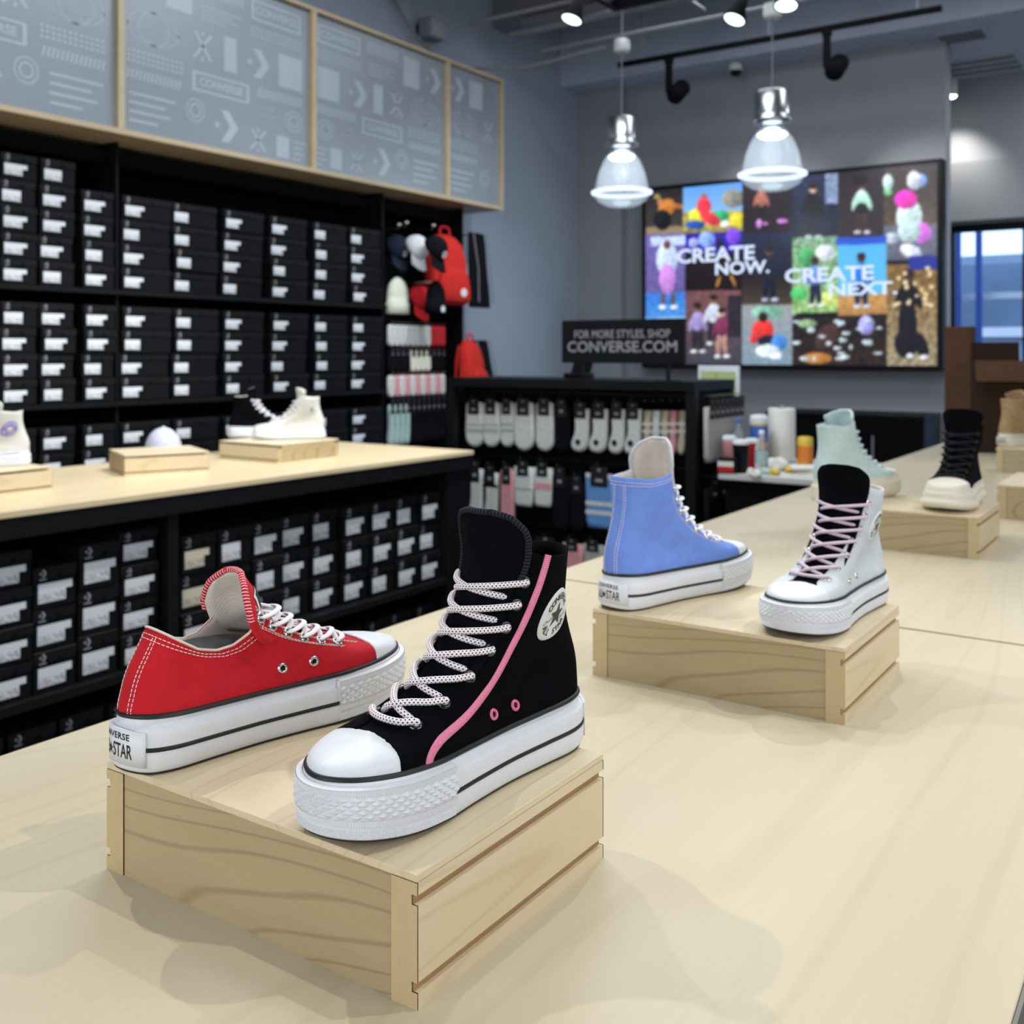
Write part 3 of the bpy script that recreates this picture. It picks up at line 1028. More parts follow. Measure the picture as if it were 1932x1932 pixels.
black = dict(COMMON, upper=M['felt_black'], vamp=M['canvas_black'], lining=M['lining_dark'], tongue=M['canvas_black'], lace=M['lace_dot'], lace_r=.0029, eyelet=M['metal_black'],
             patch_at=(.70, 2.02, .0235), vents=[(.165, 1.93), (.17, 1.66)], vent=M['pink_metal'], patch=M['patch_white'], patch_ink=M['ink_grey'], ribbon=M['pink_ribbon'],
             ribbon_path=[(.985, 1.42), (.80, 1.28), (.62, 1.18), (.46, 1.13), (.32, 1.10), (.20, 1.05), (.10, 1.0), (.0, .98)], binding=M['black_binding'], lace_up=.001)
z_r = TZ + RH
make_sneaker('platform_high_top', 'black canvas platform high-top with pink ribbon and dotted laces', (-.524, .872, z_r), -PI / 2 - .125, 1, black)
red = dict(COMMON, cut='low', upper=M['canvas_red'], lining=M['lining_white'], tongue=M['canvas_red'], tongue_back=M['lining_white'], lace=M['lace_white'], lace_r=.0027, lace_flat=.5,
           eyelet_v=[float(x) for x in np.linspace(.355, .625, 6)], vents=[(.20, 1.60), (.205, 1.28)], tongue_v=.66,
           tongue_tip=[(.131, .138), (.124, .150), (.116, .161)], gap=(.021, .030), tongue_w=(.025, .038), curl=.026, bind_from=.80, tongue_flare=.52, binding=M['red_binding'], rim=M['lining_white'],
           stitch=M['thread_white'], stitch_v=.70, heel_v=.60, heel_strip=M['canvas_red'], insert=(.075, .052, .0225, .080, .098), tongue_tag=M['patch_white'])
make_sneaker('platform_low_sneaker', 'red canvas low platform sneaker with white laces, heel toward the viewer', (-.806, .560, z_r), PI / 2 - .15, -1, red)
blue = dict(COMMON, upper=M['canvas_blue'], lining=M['lining_white'], tongue=M['canvas_blue'], tongue_back=M['lining_white'], lace=M['lace_white'], lace_r=.003, lace_flat=.6,
            vents=[], binding=M['blue_binding'], stitch=M['thread_white'], stitch_v=.9, heel_v=.96, heel_strip=M['canvas_blue'], curl=.028, tongue_tip=[(.1185, .210), (.117, .225), (.114, .241)])
make_sneaker('platform_high_top', 'periwinkle blue canvas platform high-top seen from the heel', (-.728, 1.315, z_r), PI / 2 - .24, -1, blue)
white = dict(COMMON, upper=M['canvas_white'], lining=M['lining_white'], tongue=M['felt_black'], vamp=M['felt_black'], lace=M['lace_pink'], lace_r=.0026,
             vents=HI_VENTS, patch=M['patch_white'], patch_ink=M['ink_grey'], tongue_w=(.030, .037), zscale=.86)
make_sneaker('platform_high_top', 'pale grey platform high-top with black tongue and pink laces', (-.434, 1.622, z_r), -PI / 2 - .10, 1, white)

# ------------------------------------------------------------------ the room
M['wall_blue'] = plain('wall_paint_blue_grey', (160, 173, 188), 0.75, 0, 0.3, 0.02, 3)
M['wall_grey'] = plain('wall_paint_grey', (150, 153, 160), 0.75, 0, 0.3, 0.02, 3)
M['soffit'] = plain('soffit_paint', (178, 188, 206), 0.8, 0, 0.3, 0.02, 3)
M['ceiling_dark'] = plain('ceiling_paint', (118, 121, 128), 0.85, 0, 0.2, 0.04, 2)
M['steel_grey'] = plain('painted_steel', (122, 125, 132), 0.6, 0, 0.3, 0.04, 5)
M['floor'] = plain('floor_concrete', (92, 92, 94), 0.5, 0, 0.4, 0.12, 4)
M['black'] = plain('black_laminate', (14, 15, 18), 0.5, 0, 0.2, 0.08, 20)
M['black_matte'] = plain('black_matte', (10, 11, 13), 0.85, 0, 0.1, 0.08, 20)
M['white_paint'] = plain('white_paint', (214, 216, 216), 0.7, 0, 0.3, 0.02, 10)

def struct(name, mb, mat, **k):
    return tag(mb.build(name, mat), k.get('label'), None, None, 'structure')

XL, XR, YF, YT, YS, ZC = -4.78, 3.2, -2.6, 8.2, 9.5, 4.5
struct('floor', MB().box(XL - .2, XR + .2, YF - .2, 16, -.1, 0), M['floor'])
struct('ceiling', MB().box(XL - .2, XR + .2, YF - .2, YT + .2, ZC, ZC + .1), M['ceiling_dark'])
struct('wall_left', MB().box(XL - .15, XL, YF - .2, YT + .2, 0, ZC), M['wall_blue'])
struct('wall_right', MB().box(XR, XR + .15, YF - .2, YS + .2, 0, ZC), M['wall_grey'])
struct('wall_front', MB().box(XL - .2, XR + .2, YF - .15, YF, 0, ZC), M['wall_grey'])
XE = on_y(1784, 600, YT).x
struct('wall_back', MB().box(XL, XE, YT, YT + .18, 0, ZC), M['wall_grey'])
xp = on_y(1172, 500, YT - .10).x
struct('trim_1', MB().box(XL, xp, YT - .10, YT - .0005, 0, 3.75), M['wall_grey'])
# dropped soffit over the screen wall and the shop entrance
struct('trim_2', MB().box(XL, XR, 7.80, YS + .2, 3.75, ZC), M['soffit'])
# entrance wall with its ledge
XW = on_y(1780, 600, YS).x
struct('wall_passage', MB().box(XW - .75, XW - .6, YT + .1805, YS - .0005, 0, 3.75), M['wall_grey'])
struct('wall_entrance', MB().box(XW - 1.0, XR, YS, YS + .2, 2.50, 3.75).box(XW - 1.0, XW + .02, YS, YS + .2, 0, 2.5).box(1.2, XR, YS, YS + .2, 0, 2.5), M['wall_grey'])
struct('trim_3', MB().box(XW - .599, XR, YS - .10, YS - .0005, 2.52, 3.02), M['wall_grey'])
# storefront glazing
M['glass'] = NT('window_glass').m
b = M['glass'].node_tree.nodes['Principled BSDF']
b.inputs['Transmission Weight'].default_value = 1.0
b.inputs['Roughness'].default_value = 0.0
b.inputs['IOR'].default_value = 1.05
b.inputs['Base Color'].default_value = (0.86, 0.93, 1, 1)
w = tag(MB().box(XW + .021, 1.199, YS + .02, YS + .10, 2.44, 2.499).box(XW + .021, 1.199, YS + .02, YS + .10, 0, .10).build('window_1', M['black']), None, None, None, 'structure')
xs = [XW + .03, on_y(1930, 500, YS + .05).x, 0.2, 1.15]
for x in xs:
    MB().box(x - .03 + .03, x + .05, YS + .021, YS + .099, .10, 2.44).build('mullion', M['black'], w)
for x0, x1 in zip(xs[:-1], xs[1:]):
    MB().box(x0 + .05, x1, YS + .055, YS + .062, .10, 2.44).build('pane', M['glass'], w)
# outside: canopy posts, rail, pale building
M['post_blue'] = plain('post_blue', (60, 92, 168), 0.5, 0, 0.4)
M['fascia_white'] = plain('fascia_white', (226, 232, 240), 0.6)
M['building'] = plain('building_cladding', (150, 168, 190), 0.7, 0, 0.3, 0.12, 1.2)
M['building_dark'] = plain('building_glass', (112, 136, 164), 0.4, 0, 0.5, 0.3, 0.8)
bd = tag(MB().box(-6, 8, 15.5, 15.9, 0, 2.75).build('wall_outside', M['building']), None, None, None, 'structure')
MB().box(-5.99, 7.99, 15.44, 15.499, 1.75, 2.62).build('window_band', M['building_dark'], bd)
MB().box(-5.99, 7.99, 15.40, 15.439, 1.62, 1.75).build('ledge', M['fascia_white'], bd)
cp = thing('entrance_canopy', 'blue steel canopy outside the shop entrance', 'canopy', (-1.0, 12.5, 0))
for px in (1847, 1807):
    q = on_y(px, 600, 12.0)
    MB().box(q.x + 1.0 - .03, q.x + 1.0 + .03, -.53, -.47, 0, 2.85).build('post', M['post_blue'], cp)
MB().box(-3.0, 5.0, -.44, -.36, 1.98, 2.05).build('rail', M['fascia_white'], cp)
MB().box(-3.0, 5.0, -.44, -.36, 2.72, 2.85).build('beam', M['post_blue'], cp)

# ------------------------------------------------------------------ ceiling services
def pendant(px, d, ztop):
    q = ray(px, 300) * d
    o = thing('pendant_lamp', 'glass bell pendant lamp ' + ('nearer the entrance, right of the pair' if px > 1300 else 'nearer the left wall, left of the pair'), 'lamp', (q.x, q.y, 2.37), 0, 'glass bell pendants over the counter')
    k = 1.0
    MB().lathe([(.004, .62), (.004, 1.06)], 8).build('cord', M['steel_grey'], o)
    MB().lathe([(.006, 1.1205), (.006, ZC - 2.3705)], 8).build('hanger', M['steel_grey'], o)
    c = MB().lathe([(0, 1.12), (.05, 1.12), (.055, 1.06), (.05, 1.04), (0, 1.04)], 16)
    c.build('ceiling_cup', M['white_paint'], o, True)
    MB().lathe([(0, .60), (.09, .60), (.102, .59), (.102, .455), (.102, .45), (.118, .425), (.118, .412), (.07, .40), (.055, .385), (.055, .365), (0, .365)], 28).build('housing', M['chrome'], o, True)
    sh = MB().lathe([(.055, .385), (.085, .365), (.125, .31), (.158, .23), (.176, .15), (.182, .105), (.180, .103), (.173, .15), (.155, .23), (.122, .306), (.083, .36), (.055, .38)], 40).build('shade', M['clear_glass'], o, True)
    MB().lathe([(.182, .116), (.203, .108), (.203, .094), (.182, .086)], 40).build('rim', M['glow_rim'], sh, True)
    MB().lathe([(.190, .088), (.165, .045), (.11, .012), (.05, .0), (.005, -.002), (.005, .004), (.05, .006), (.107, .018), (.16, .05), (.184, .088)], 40).build('lens', M['clear_glass'], o, True)
    MB().lathe([(.03, .345), (.075, .352), (.09, .338), (.07, .322), (.03, .318), (0, .318)], 24).build('lamp_bulb', M['glow_lamp'], o, True)
    MB().lathe([(.0, .045), (.055, .04), (.06, .03), (.04, .016), (0, .012)], 24).build('reflector', M['glow_soft'], o, True)
    d_ = bpy.data.lights.new('pendant_light', 'POINT'); d_.energy = 3; d_.shadow_soft_size = .07; d_.color = (.86, .95, 1)
    l = bpy.data.objects.new('pendant_light', d_); COL.objects.link(l); l.parent = o; l.location = (0, 0, .20)
    return o
M['chrome'] = plain('brushed_aluminium', (190, 192, 194), 0.28, 1.0, 0.5, 0.05)
n = NT('clear_glass'); n.base((.80, .88, .96, 1), 0.08, 0, .6); n.b.inputs['Alpha'].default_value = .10
M['clear_glass'] = n.m
M['glow_rim'] = glow('lit_rim', (215, 232, 255), 1.6)
M['glow_lamp'] = glow('lit_lamp', (226, 246, 255), 4.0)
M['glow_soft'] = glow('lit_reflector', (210, 235, 250), 1.1)
M['glow_spot'] = glow('lit_spot', (225, 245, 250), 3.0)
M['glow_warm'] = glow('lit_spot_warm', (255, 255, 225), 10.0)
pendant(1173, 6.9, 3.4)
pendant(1457, 6.2, 3.4)

def aimed(o, frm, to):
    o.rotation_euler = (Vector(to) - Vector(frm)).to_track_quat('-Z', 'Y').to_euler()

def cone_lamp(px, py, d, tgt, label):
    q = ray(px, py) * d + Vector((0, 0, EYE))
    o = thing('spot_lamp', label, 'lamp', q, 0, 'lit cone spot lamps')
    aimed(o, q, tgt)
    MB().lathe([(.052, .004), (.058, 0), (.06, .006), (.035, .075), (.028, .13), (0, .135)], 24).build('lamp_head', M['black_matte'], o, True)
    MB().lathe([(0, .003), (.052, .003)], 24).build('lens', M['glow_spot'], o)
    up = o.rotation_euler.to_matrix().inverted() @ Vector((0, 0, 1))
    p0 = Vector((0, 0, .125)); p1 = p0 + up * .05
    MB().tube([p0, p1], .016, 8).build('swivel', M['black_matte'], o)
    MB().tube([p1, p1 + up * (ZC - .002 - q.z - (o.rotation_euler.to_matrix() @ p1).z)], .009, 8).build('stem', M['black_matte'], o)
    return o
cone_lamp(1078, 38, 5.4, (-3.4, 3.6, .0), 'lit black cone spot lamp nearest the left wall')
cone_lamp(1385, 38, 5.2, (-2.75, 3.7, .0), 'lit black cone spot lamp between two others')
cone_lamp(1483, 12, 5.0, (-1.55, 4.0, .0), 'lit cone spot lamp at the top edge, above the right pendant')

tr = thing('light_track', 'black light track hung before the screen wall', 'track', (-2.6, 7.05, 3.6))
MB().box(-1.2, 1.15, -.018, .018, 0, .035).build('rail', M['black_matte'], tr)
for x in (-1.0, 0, 1.0):
    MB().box(x - .006, x + .006, -.006, .006, .035, .90).build('hanger', M['steel_grey'], tr)
for px, py, lab in ((1262, 140, 'black cylinder track head left of the ceiling camera'), (1560, 100, 'black cylinder track head right of the ceiling camera')):
    q = on_y(px, py, 7.05)
    o = thing('track_head', lab, 'lamp', (q.x, 7.05, 3.598), 0, 'track heads washing the screen wall')
    MB().box(-.03, .03, -.02, .02, -.03, 0).build('adapter', M['black_matte'], o)
    MB().box(-.022, .022, -.018, .018, -.25, -.03).build('stem', M['black_matte'], o)
    h = MB().lathe([(0, 0), (.06, 0), (.065, .01), (.065, .17), (.055, .18), (0, .175)], 24)
    h.xform(Matrix.Translation((.05, .06, -.24)) @ Matrix.Rotation(math.radians(-55), 4, 'X') @ Matrix.Translation((0, 0, -.09)))
    h.build('lamp_can', M['black_matte'], o, True)
    spot((q.x + .05, 7.16, 3.30), (q.x + .5, 8.2, 2.1), 60, 75, 0.8, .06, (1, .97, .93))
o = thing('ceiling_camera', 'white dome camera under the soffit', 'camera', on_y(1388, 100, 7.95).to_tuple()[:2] + (3.748,))
MB().lathe([(0, 0), (.055, 0), (.055, -.05), (.045, -.06)], 24).build('base', M['white_paint'], o, True)
MB().lathe([(.045, -.055), (.045, -.075), (.03, -.10), (0, -.11)], 24).build('dome', M['black'], o, True)
q = on_x(805, 58, XL + .06)
o = thing('wall_speaker', 'small grey speaker box high on the left wall', 'speaker', (XL, q.y, q.z))
MB().box(.001, .05, -.05, .05, -.04, .04).build('bracket', M['black'], o)
bevel(MB().box(.05, .16, -.085, .085, -.075, .075).build('cabinet', M['steel_grey'], o), .012)
MB().box(.16, .165, -.07, .07, -.06, .06).build('grille', M['wall_grey'], o)

# exposed services under the slab
def bar(name, lab, cat, pts, r, mat, n=8):
    return tag(MB().tube(pts, r, n).build(name, mat, None, True), lab, cat)
def beam(lab, x0, x1, y0, y1, z0, z1, mat='ceiling_dark'):
    o = MB().box(x0, x1, y0, y1, z0, z1)
    return tag(o.build('ceiling_beam', M[mat]), lab, 'beam')
beam('wide grey ceiling beam in front of the soffit', XL + .01, XR - .01, 6.75, 6.98, 4.0, 4.49, 'steel_grey')
beam('grey ceiling beam above the pendants', XL + .01, XR - .01, 5.3, 5.45, 4.05, 4.49, 'steel_grey')
beam('dark framed opening bar nearest the camera', -3.7, .5, 4.05, 4.15, 4.10, 4.49, 'black')
bar('ceiling_strut', 'grey strut channel running toward the screen wall', 'strut', [(-2.9, 1.0, 3.75), (-2.9, 6.6, 3.75)], .022, M['steel_grey'], 4)
bar('ceiling_strut', 'grey strut channel running deep above the right pendant', 'strut', [(-1.6, 1.0, 3.85), (-1.6, 6.6, 3.85)], .022, M['steel_grey'], 4)
for k, (y, z, r) in enumerate(((6.12, 3.52, .014), (6.3, 3.75, .03), (6.5, 3.9, .045), (5.8, 3.7, .014))):
    bar('conduit', ['thin conduit carrying the pendants', 'grey pipe behind the pendants', 'thick grey pipe below the ceiling beam', 'thin conduit in front of the pendants'][k], 'pipe', [(-4.3 if k else -3.9, y, z), (2.4, y, z)], r, M['steel_grey'])
bar('conduit', 'curved conduit sagging from the left wall to a pendant', 'pipe', [tuple(p) for p in catmull([(XL + .03, 5.3, 4.45), (XL + .03, 5.45, 3.95), (-4.55, 5.75, 3.5), (-4.1, 6.0, 3.40), (-3.4, 6.11, 3.46)], 8)], .013, M['steel_grey'])
q = on_z(1172, 20, 3.66)
o = thing('ceiling_frame', 'dark rectangular frame hung below the ceiling', 'frame', (q.x, q.y, 3.66))
MB().box(0, 2.6, -.05, 0, 0, .10).build('frame_bar', M['black'], o)
MB().box(-.05, -.0005, -1.6, 0, 0, .10).build('frame_bar', M['black'], o)
MB().box(2.6005, 2.65, -1.6, 0, 0, .10).build('frame_bar', M['black'], o)
for x in (.02, 2.5):
    MB().box(x, x + .015, -.04, -.025, .1005, ZC - 3.661).build('hanger', M['black'], o)
# vents in the soffit
def vent(px, py, w, d, lab, slats):
    q = on_z(px, py, 3.75)
    o = thing('air_vent', lab, 'vent', (q.x, q.y, 3.749))
    MB().box(-w / 2, w / 2, -d / 2, d / 2, -.012, 0).build('frame', M['soffit'], o)
    for k in range(slats):
        y = -d / 2 + d * (k + .5) / slats
        MB().box(-w / 2 + .03, w / 2 - .03, y - d / slats * .25, y + d / slats * .25, -.02, -.012).build('slat', M['ceiling_dark'], o)
vent(1815, 66, .36, .26, 'square air vent in the soffit by the wall end', 5)
vent(1850, 122, .62, .5, 'long slotted air vent in the soffit by the entrance', 3)
q = on_y(1792, 182, 9.2)
o = thing('spot_lamp', 'lit spot lamp washing the entrance wall', 'lamp', q)
MB().lathe([(.055, 0), (.06, .01), (.06, .13), (.02, .15), (.02, 3.745 - q.z)], 20).build('lamp_head', M['white_paint'], o, True)
MB().lathe([(0, -.02), (.04, -.012), (.054, .002)], 20).build('lens', M['glow_warm'], o, True)
spot((q.x + .02, q.y - .02, q.z - .04), (q.x - .05, 9.45, 2.5), 55, 95, .9, .05, (1, .97, .85))

# ------------------------------------------------------------------ header with printed panels on the left wall
HX = -4.25
M['frosted'] = plain('silver_panel', (132, 141, 150), 0.34, 0.15, 0.5, 0.05, 1.2)
M['print_light'] = plain('silver_print', (160, 170, 179), 0.40, 0.1, 0.5, 0.03, 2)
hd = thing('header_sign', 'maple framed header with silver printed panels above the wall shelves', 'sign', (HX, 3.2, 2.43))
ys = [.48, 1.735, 2.99, 4.25, 5.50, 6.145]
HZ = .945
y0h = ys[0] - 3.2
def hbox(nm, x0, x1, y0, y1, z0, z1, mat):
    return MB().box(x0, x1, y0 - 3.2, y1 - 3.2, z0, z1).build(nm, mat, hd)
hbox('bottom_board', XL + .002 - HX, 0, ys[0], ys[-1], 0, .025, M['maple_trim'])
hbox('top_board', XL + .002 - HX, 0, ys[0], ys[-1], HZ - .02, HZ, M['maple_trim'])
for y in ys:
    hbox('post', -.10, -.001, max(ys[0], y - .018) , min(ys[-1], y + .018), .0252, HZ - .0202, M['maple_trim'])
hbox('end_board', XL + .002 - HX, -.101, ys[-1] - .02, ys[-1] - .001, .0252, HZ - .0202, M['maple_trim'])

def motif(mb, kind, y0, z0, w, h):
    """flat printed motif in the rectangle; panel faces +x, +y runs to the viewer's right"""
    def poly(pts): mb.add([(0, y0 + a * w, z0 + b * h) for a, b in pts], [tuple(range(len(pts)))])
    def rect(a0, b0, a1, b1): poly([(a0, b0), (a1, b0), (a1, b1), (a0, b1)])
    def ringm(ca, cb, ra, rb, t, n=28):
        vs = []; fs = []
        for k in range(n):
            c, s = math.cos(2 * PI * k / n), math.sin(2 * PI * k / n)
            vs += [(0, y0 + (ca + ra * c) * w, z0 + (cb + rb * s) * h), (0, y0 + ca * w + ra * w * c * (1 - t), z0 + cb * h + rb * h * s * (1 - t))]
        for k in range(n):
            a, b = 2 * k, 2 * ((k + 1) % n); fs.append((a, b, b + 1, a + 1))
        mb.add(vs, fs)
    def text(s, a, b, size, bold=0.0):
        v, f = text_mesh(s, size, bold)
        mb.add([(0, y0 + a * w + px, z0 + b * h + py) for px, py in v], f)
    if kind == 'chevron':
        poly([(.35, .08), (.62, .08), (.95, .5), (.62, .92), (.35, .92), (.66, .5)])
        v, f = star_mesh(.13 * h); mb.add([(0, y0 + .22 * w + a, z0 + .5 * h + b) for a, b in v], f)
    elif kind == 'block':
        rect(.04, .04, .96, .96)
    elif kind == 'word':
        rect(.02, .06, .98, .16); rect(.02, .84, .98, .94); rect(.02, .16, .07, .84); rect(.93, .16, .98, .84)
        text('CONVERSE', .5, .5, h * .50, .002)
    elif kind == 'stripes':
        n = 14
        for k in range(n):
            a = k / n; poly([(a, .1), (a + .035, .1), (a + .065, .9), (a + .03, .9)])
    elif kind == 'globe':
        for r in (1, .62, .25): ringm(.5, .5, .48 * r, .46, .04 if r == 1 else .07)
        ringm(.5, .5, .48, .2, .05)
        text('ALL STAR', .5, .5, h * .16)
    elif kind == 'lines':
        for k, ln in enumerate((.9, .7, .8, .55)):
            rect(.05, .86 - k * .24 - .07, .05 + ln, .86 - k * .24)
    elif kind == 'dots':
        for i in range(12):
            for j in range(3):
                rect((i + .2) / 12, (j + .2) / 3, (i + .75) / 12, (j + .7) / 3)
    elif kind == 'cross':
        for s in (1, -1):
            a, b = (.2, .8) if s > 0 else (.8, .2)
            poly([(a - .04, .12), (a + .06, .12), (b + .04, .88), (b - .06, .88)] if s > 0 else [(b - .0 - .4 + .4, .88), (b + .1, .88), (a + .02, .12), (a - .08, .12)])
        rect(.46, .80, .54, .92); rect(.46, .08, .54, .20)
    elif kind == 'disc':
        ringm(.5, .5, .46, .46, .12); ringm(.5, .5, .28, .28, .25)
    elif kind == 'text':
        text('CHUCK', .5, .72, h * .26); text('TAYLOR', .5, .36, h * .26)

LAYOUT = [('chevron', .01, .72, .17, .24), ('block', .20, .72, .15, .25), ('stripes', .37, .86, .26, .11), ('lines', .37, .72, .26, .11), ('word', .65, .82, .33, .15), ('dots', .65, .72, .33, .08),
          ('globe', .02, .48, .27, .22), ('cross', .31, .47, .17, .22), ('block', .50, .46, .08, .24), ('chevron', .61, .46, .17, .23), ('block', .81, .46, .17, .24),
          ('dots', .02, .37, .29, .09), ('word', .33, .30, .34, .14), ('stripes', .69, .36, .29, .08), ('text', .69, .22, .14, .13), ('disc', .85, .20, .13, .15),
          ('stripes', .02, .28, .28, .07), ('lines', .02, .04, .26, .22), ('disc', .30, .12, .11, .16), ('chevron', .43, .03, .17, .24), ('cross', .62, .02, .16, .18), ('block', .80, .02, .09, .16), ('lines', .90, .02, .09, .16)]
for k in range(5):
    ya, yb = ys[k] + .019, ys[k + 1] - .019
    pn = MB().box(-.040, -.030, ya - 3.2, yb - 3.2, .027, HZ - .022).build('printed_panel', M['frosted'], hd)
    mb = MB(); wid = yb - ya; full = 1.215
    rot = k * 7
    for i, (kd, a, b, w_, h_) in enumerate(LAYOUT):
        a2 = (a + .37 * k) % 1.0
        if a2 + w_ > 1.0: a2 = max(0, 1.0 - w_ - .01) if a2 < .9 else a2 - .9
        a2 = a if k % 2 == 0 else 1 - a - w_
        if (a2 + w_) * full > wid: continue
        motif(mb, kd, ya - 3.2 + a2 * full, .03 + b * .89, w_ * full * .94, h_ * .89 * .92)
    mb.xform(Matrix.Translation((-.0290, 0, 0)))
    mb.build('panel_print', M['print_light'], pn)

# ------------------------------------------------------------------ shoe boxes
def label_mat(name, rgb):
    n = NT(name)
    v = n.coord('Object', (1, 1, 1))
    x, y, z = n.sep(v)
    cells = n.node('ShaderNodeTexWhiteNoise', noise_dimensions='2D')
    cb = n.node('ShaderNodeCombineXYZ')
    n.put(cb.inputs[0], n.math('FLOOR', n.math('MULTIPLY', y, 520.0))); n.put(cb.inputs[1], n.math('FLOOR', n.math('MULTIPLY', z, 150.0)))
    n.put(cells.inputs['Vector'], cb.outputs[0])
    ink = n.math('GREATER_THAN', cells.outputs[0], 0.66)
    low = n.math('LESS_THAN', z, -0.001)
    rowm = n.math('MULTIPLY', ink, low)
    n.base(n.mix(n.math('MULTIPLY', rowm, 0.75), srgb(*rgb), srgb(70, 72, 76)), 0.6, 0, 0.3)
    return n.m
M['box_card'] = plain('box_card_black', (12, 13, 16), 0.62, 0, 0.15, 0.15, 12)
M['box_lid'] = plain('box_lid_black', (16, 17, 20), 0.58, 0, 0.2, 0.15, 12)
M['sticker'] = label_mat('sticker_white', (214, 218, 224))
M['sticker_old'] = label_mat('sticker_cream', (206, 200, 178))
M['emblem'] = plain('emblem_grey', (150, 152, 156), 0.5)

def shoe_box_proto(w, h, d, sticker=(.09, .05), sx=0, mat='sticker', tab=1):
    """front faces +x, width along y; origin at the middle of the base's front edge"""
    o = bpy.data.objects.new('shoe_box', None)
    lh = h * .30
    body = bevel(MB().box(-d, -.003, -w / 2 + .002, w / 2 - .002, 0, h - lh).build('box_body', M['box_card'], o), .002, 1)
    lid = bevel(MB().box(-d - .002, 0, -w / 2, w / 2, h - lh, h - .002).build('box_lid', M['box_lid'], o), .002, 1)
    MB().add([(.0006, w * .10 + .011 * math.cos(t), h - lh + .002 + .012 * math.sin(t)) for t in np.linspace(0, PI, 9)], [tuple(range(9))]).build('finger_hole', M['black_matte'], lid)
    e = MB(); r = lh * .30; cy, cz = -w / 2 + .030, h - lh * .52
    e.add([(.0006, cy + a * r, cz + b * r) for a, b in ((-.2, -1), (.35, -1), (1, 0), (.35, 1), (-.2, 1), (.45, 0))], [tuple(range(6))])
    v, f = star_mesh(r * .55); e.add([(.0006, cy - r * .55 + a, cz + b) for a, b in v], f)
    e.box(0, .0006, cy - r, cy + r, cz - r * 1.7, cz - r * 1.4)
    e.build('emblem', M['emblem'], lid)
    sw, sh = sticker
    yc = -w / 2 + .016 + sw / 2 + sx; zc = (h - lh) * .52
    pts = [(-sw / 2, -sh / 2), (sw / 2, -sh / 2), (sw / 2, sh * .10), (sw / 2 + (.022 if tab else 0), sh * .10), (sw / 2 + (.022 if tab else 0), sh / 2), (-sw / 2, sh / 2)]
    so = mesh_obj('sticker', [(0, a, b) for a, b in pts] + [(.0008, a, b) for a, b in pts], [tuple(range(6, 12))] + [(i, (i + 1) % 6, 6 + (i + 1) % 6, 6 + i) for i in range(6)], M[mat], o)
    so.location = (-.0025, yc, zc)
    return o

_protos = {}
def shoe_box(label, group, x, y, z, w, h, d=.30, tab=1, mat='sticker', jit=.006, sticker=None):
    key = (round(w, 3), round(h, 3), tab, mat)
    if key not in _protos:
        c = _protos[key] = shoe_box_proto(w, h, d, sticker or (min(.085, w * .5), h * .42), 0, mat, tab)
        COL.objects.link(c)
    else:
        c = copy_tree(_protos[key])
    c.location = (x + random.uniform(-jit, jit) * 1.5, y, z)
    c.rotation_euler = (0, 0, random.uniform(-.012, .012))
    tag(c, label, 'shoe box', group)
    return c

# wall shelving
SX = -4.40
un = thing('shelf_unit', 'black wall shelving full of black shoe boxes', 'shelf', (XL, 3.8, 0))
def ubox(nm, x0, x1, y0, y1, z0, z1, mat='black'):
    return MB().box(x0 - XL, x1 - XL, y0 - 3.8, y1 - 3.8, z0, z1).build(nm, M[mat], un)
ubox('back_panel', XL + .001, XL + .02, 1.0, 5.90, 0, 2.428, 'black_matte')
for z, nm in ((.826, 'shelf'), (1.165, 'shelf'), (1.705, 'shelf'), (.25, 'shelf')):
    ubox(nm, XL + .021, SX + .012, 1.0, 5.03, z - .022, z)
for y in (1.0, 3.083, 5.03, 5.88):
    ubox('upright', XL + .021, SX - .35 if y in (1.0,) else SX - .02, y - .006, y + .006, 0, 2.428)
ubox('light_rail', XL + .021, SX - .1, 1.0, 5.9, 2.33, 2.40, 'black_matte')
cols = [(2.31, 2.485), (2.497, 2.665), (2.675, 2.855), (2.885, 3.072), (3.096, 3.388), (3.402, 3.695), (3.710, 4.030), (4.048, 4.375), (4.402, 4.695), (4.715, 5.018)]
tiers = [('upper wall shelf', 1.706, .1165, [5, 5, 5, 4, 4, 4, 4, 4, 4, 4]), ('middle wall shelf', 1.166, .1155, [4, 4, 4, 4, 4, 4, 4, 4, 4, 4]), ('lower wall shelf', .827, .1155, [2, 2, 2, 2, 2, 2, 2, 2, 2, 2])]
for tn, z0, h, cnt in tiers:
    for ci, ((ya, yb), n_) in enumerate(zip(cols, cnt)):
        w = .178 if ci < 4 else .292
        hh = h if ci < 4 else h * (1.0 + .004 * (ci - 4)) if tn[0] == 'u' else h
        for r in range(n_):
            tb = (ci * 3 + r) % 4 != 2 and ci not in (5, 8)
            ord_c = 'leftmost stack' if ci == 0 else ordinal(ci) + ' stack from left'
            lab = 'black shoe box on %s, %s, %s' % (tn, ord_c, 'topmost' if r == n_ - 1 else ordinal(n_ - 1 - r) + ' from top')
            shoe_box(lab, 'boxes on the wall shelves', SX - .012, (ya + yb) / 2 + random.uniform(-.006, .006), z0 + r * (hh + .0008), w - .006, hh, .30, int(tb))

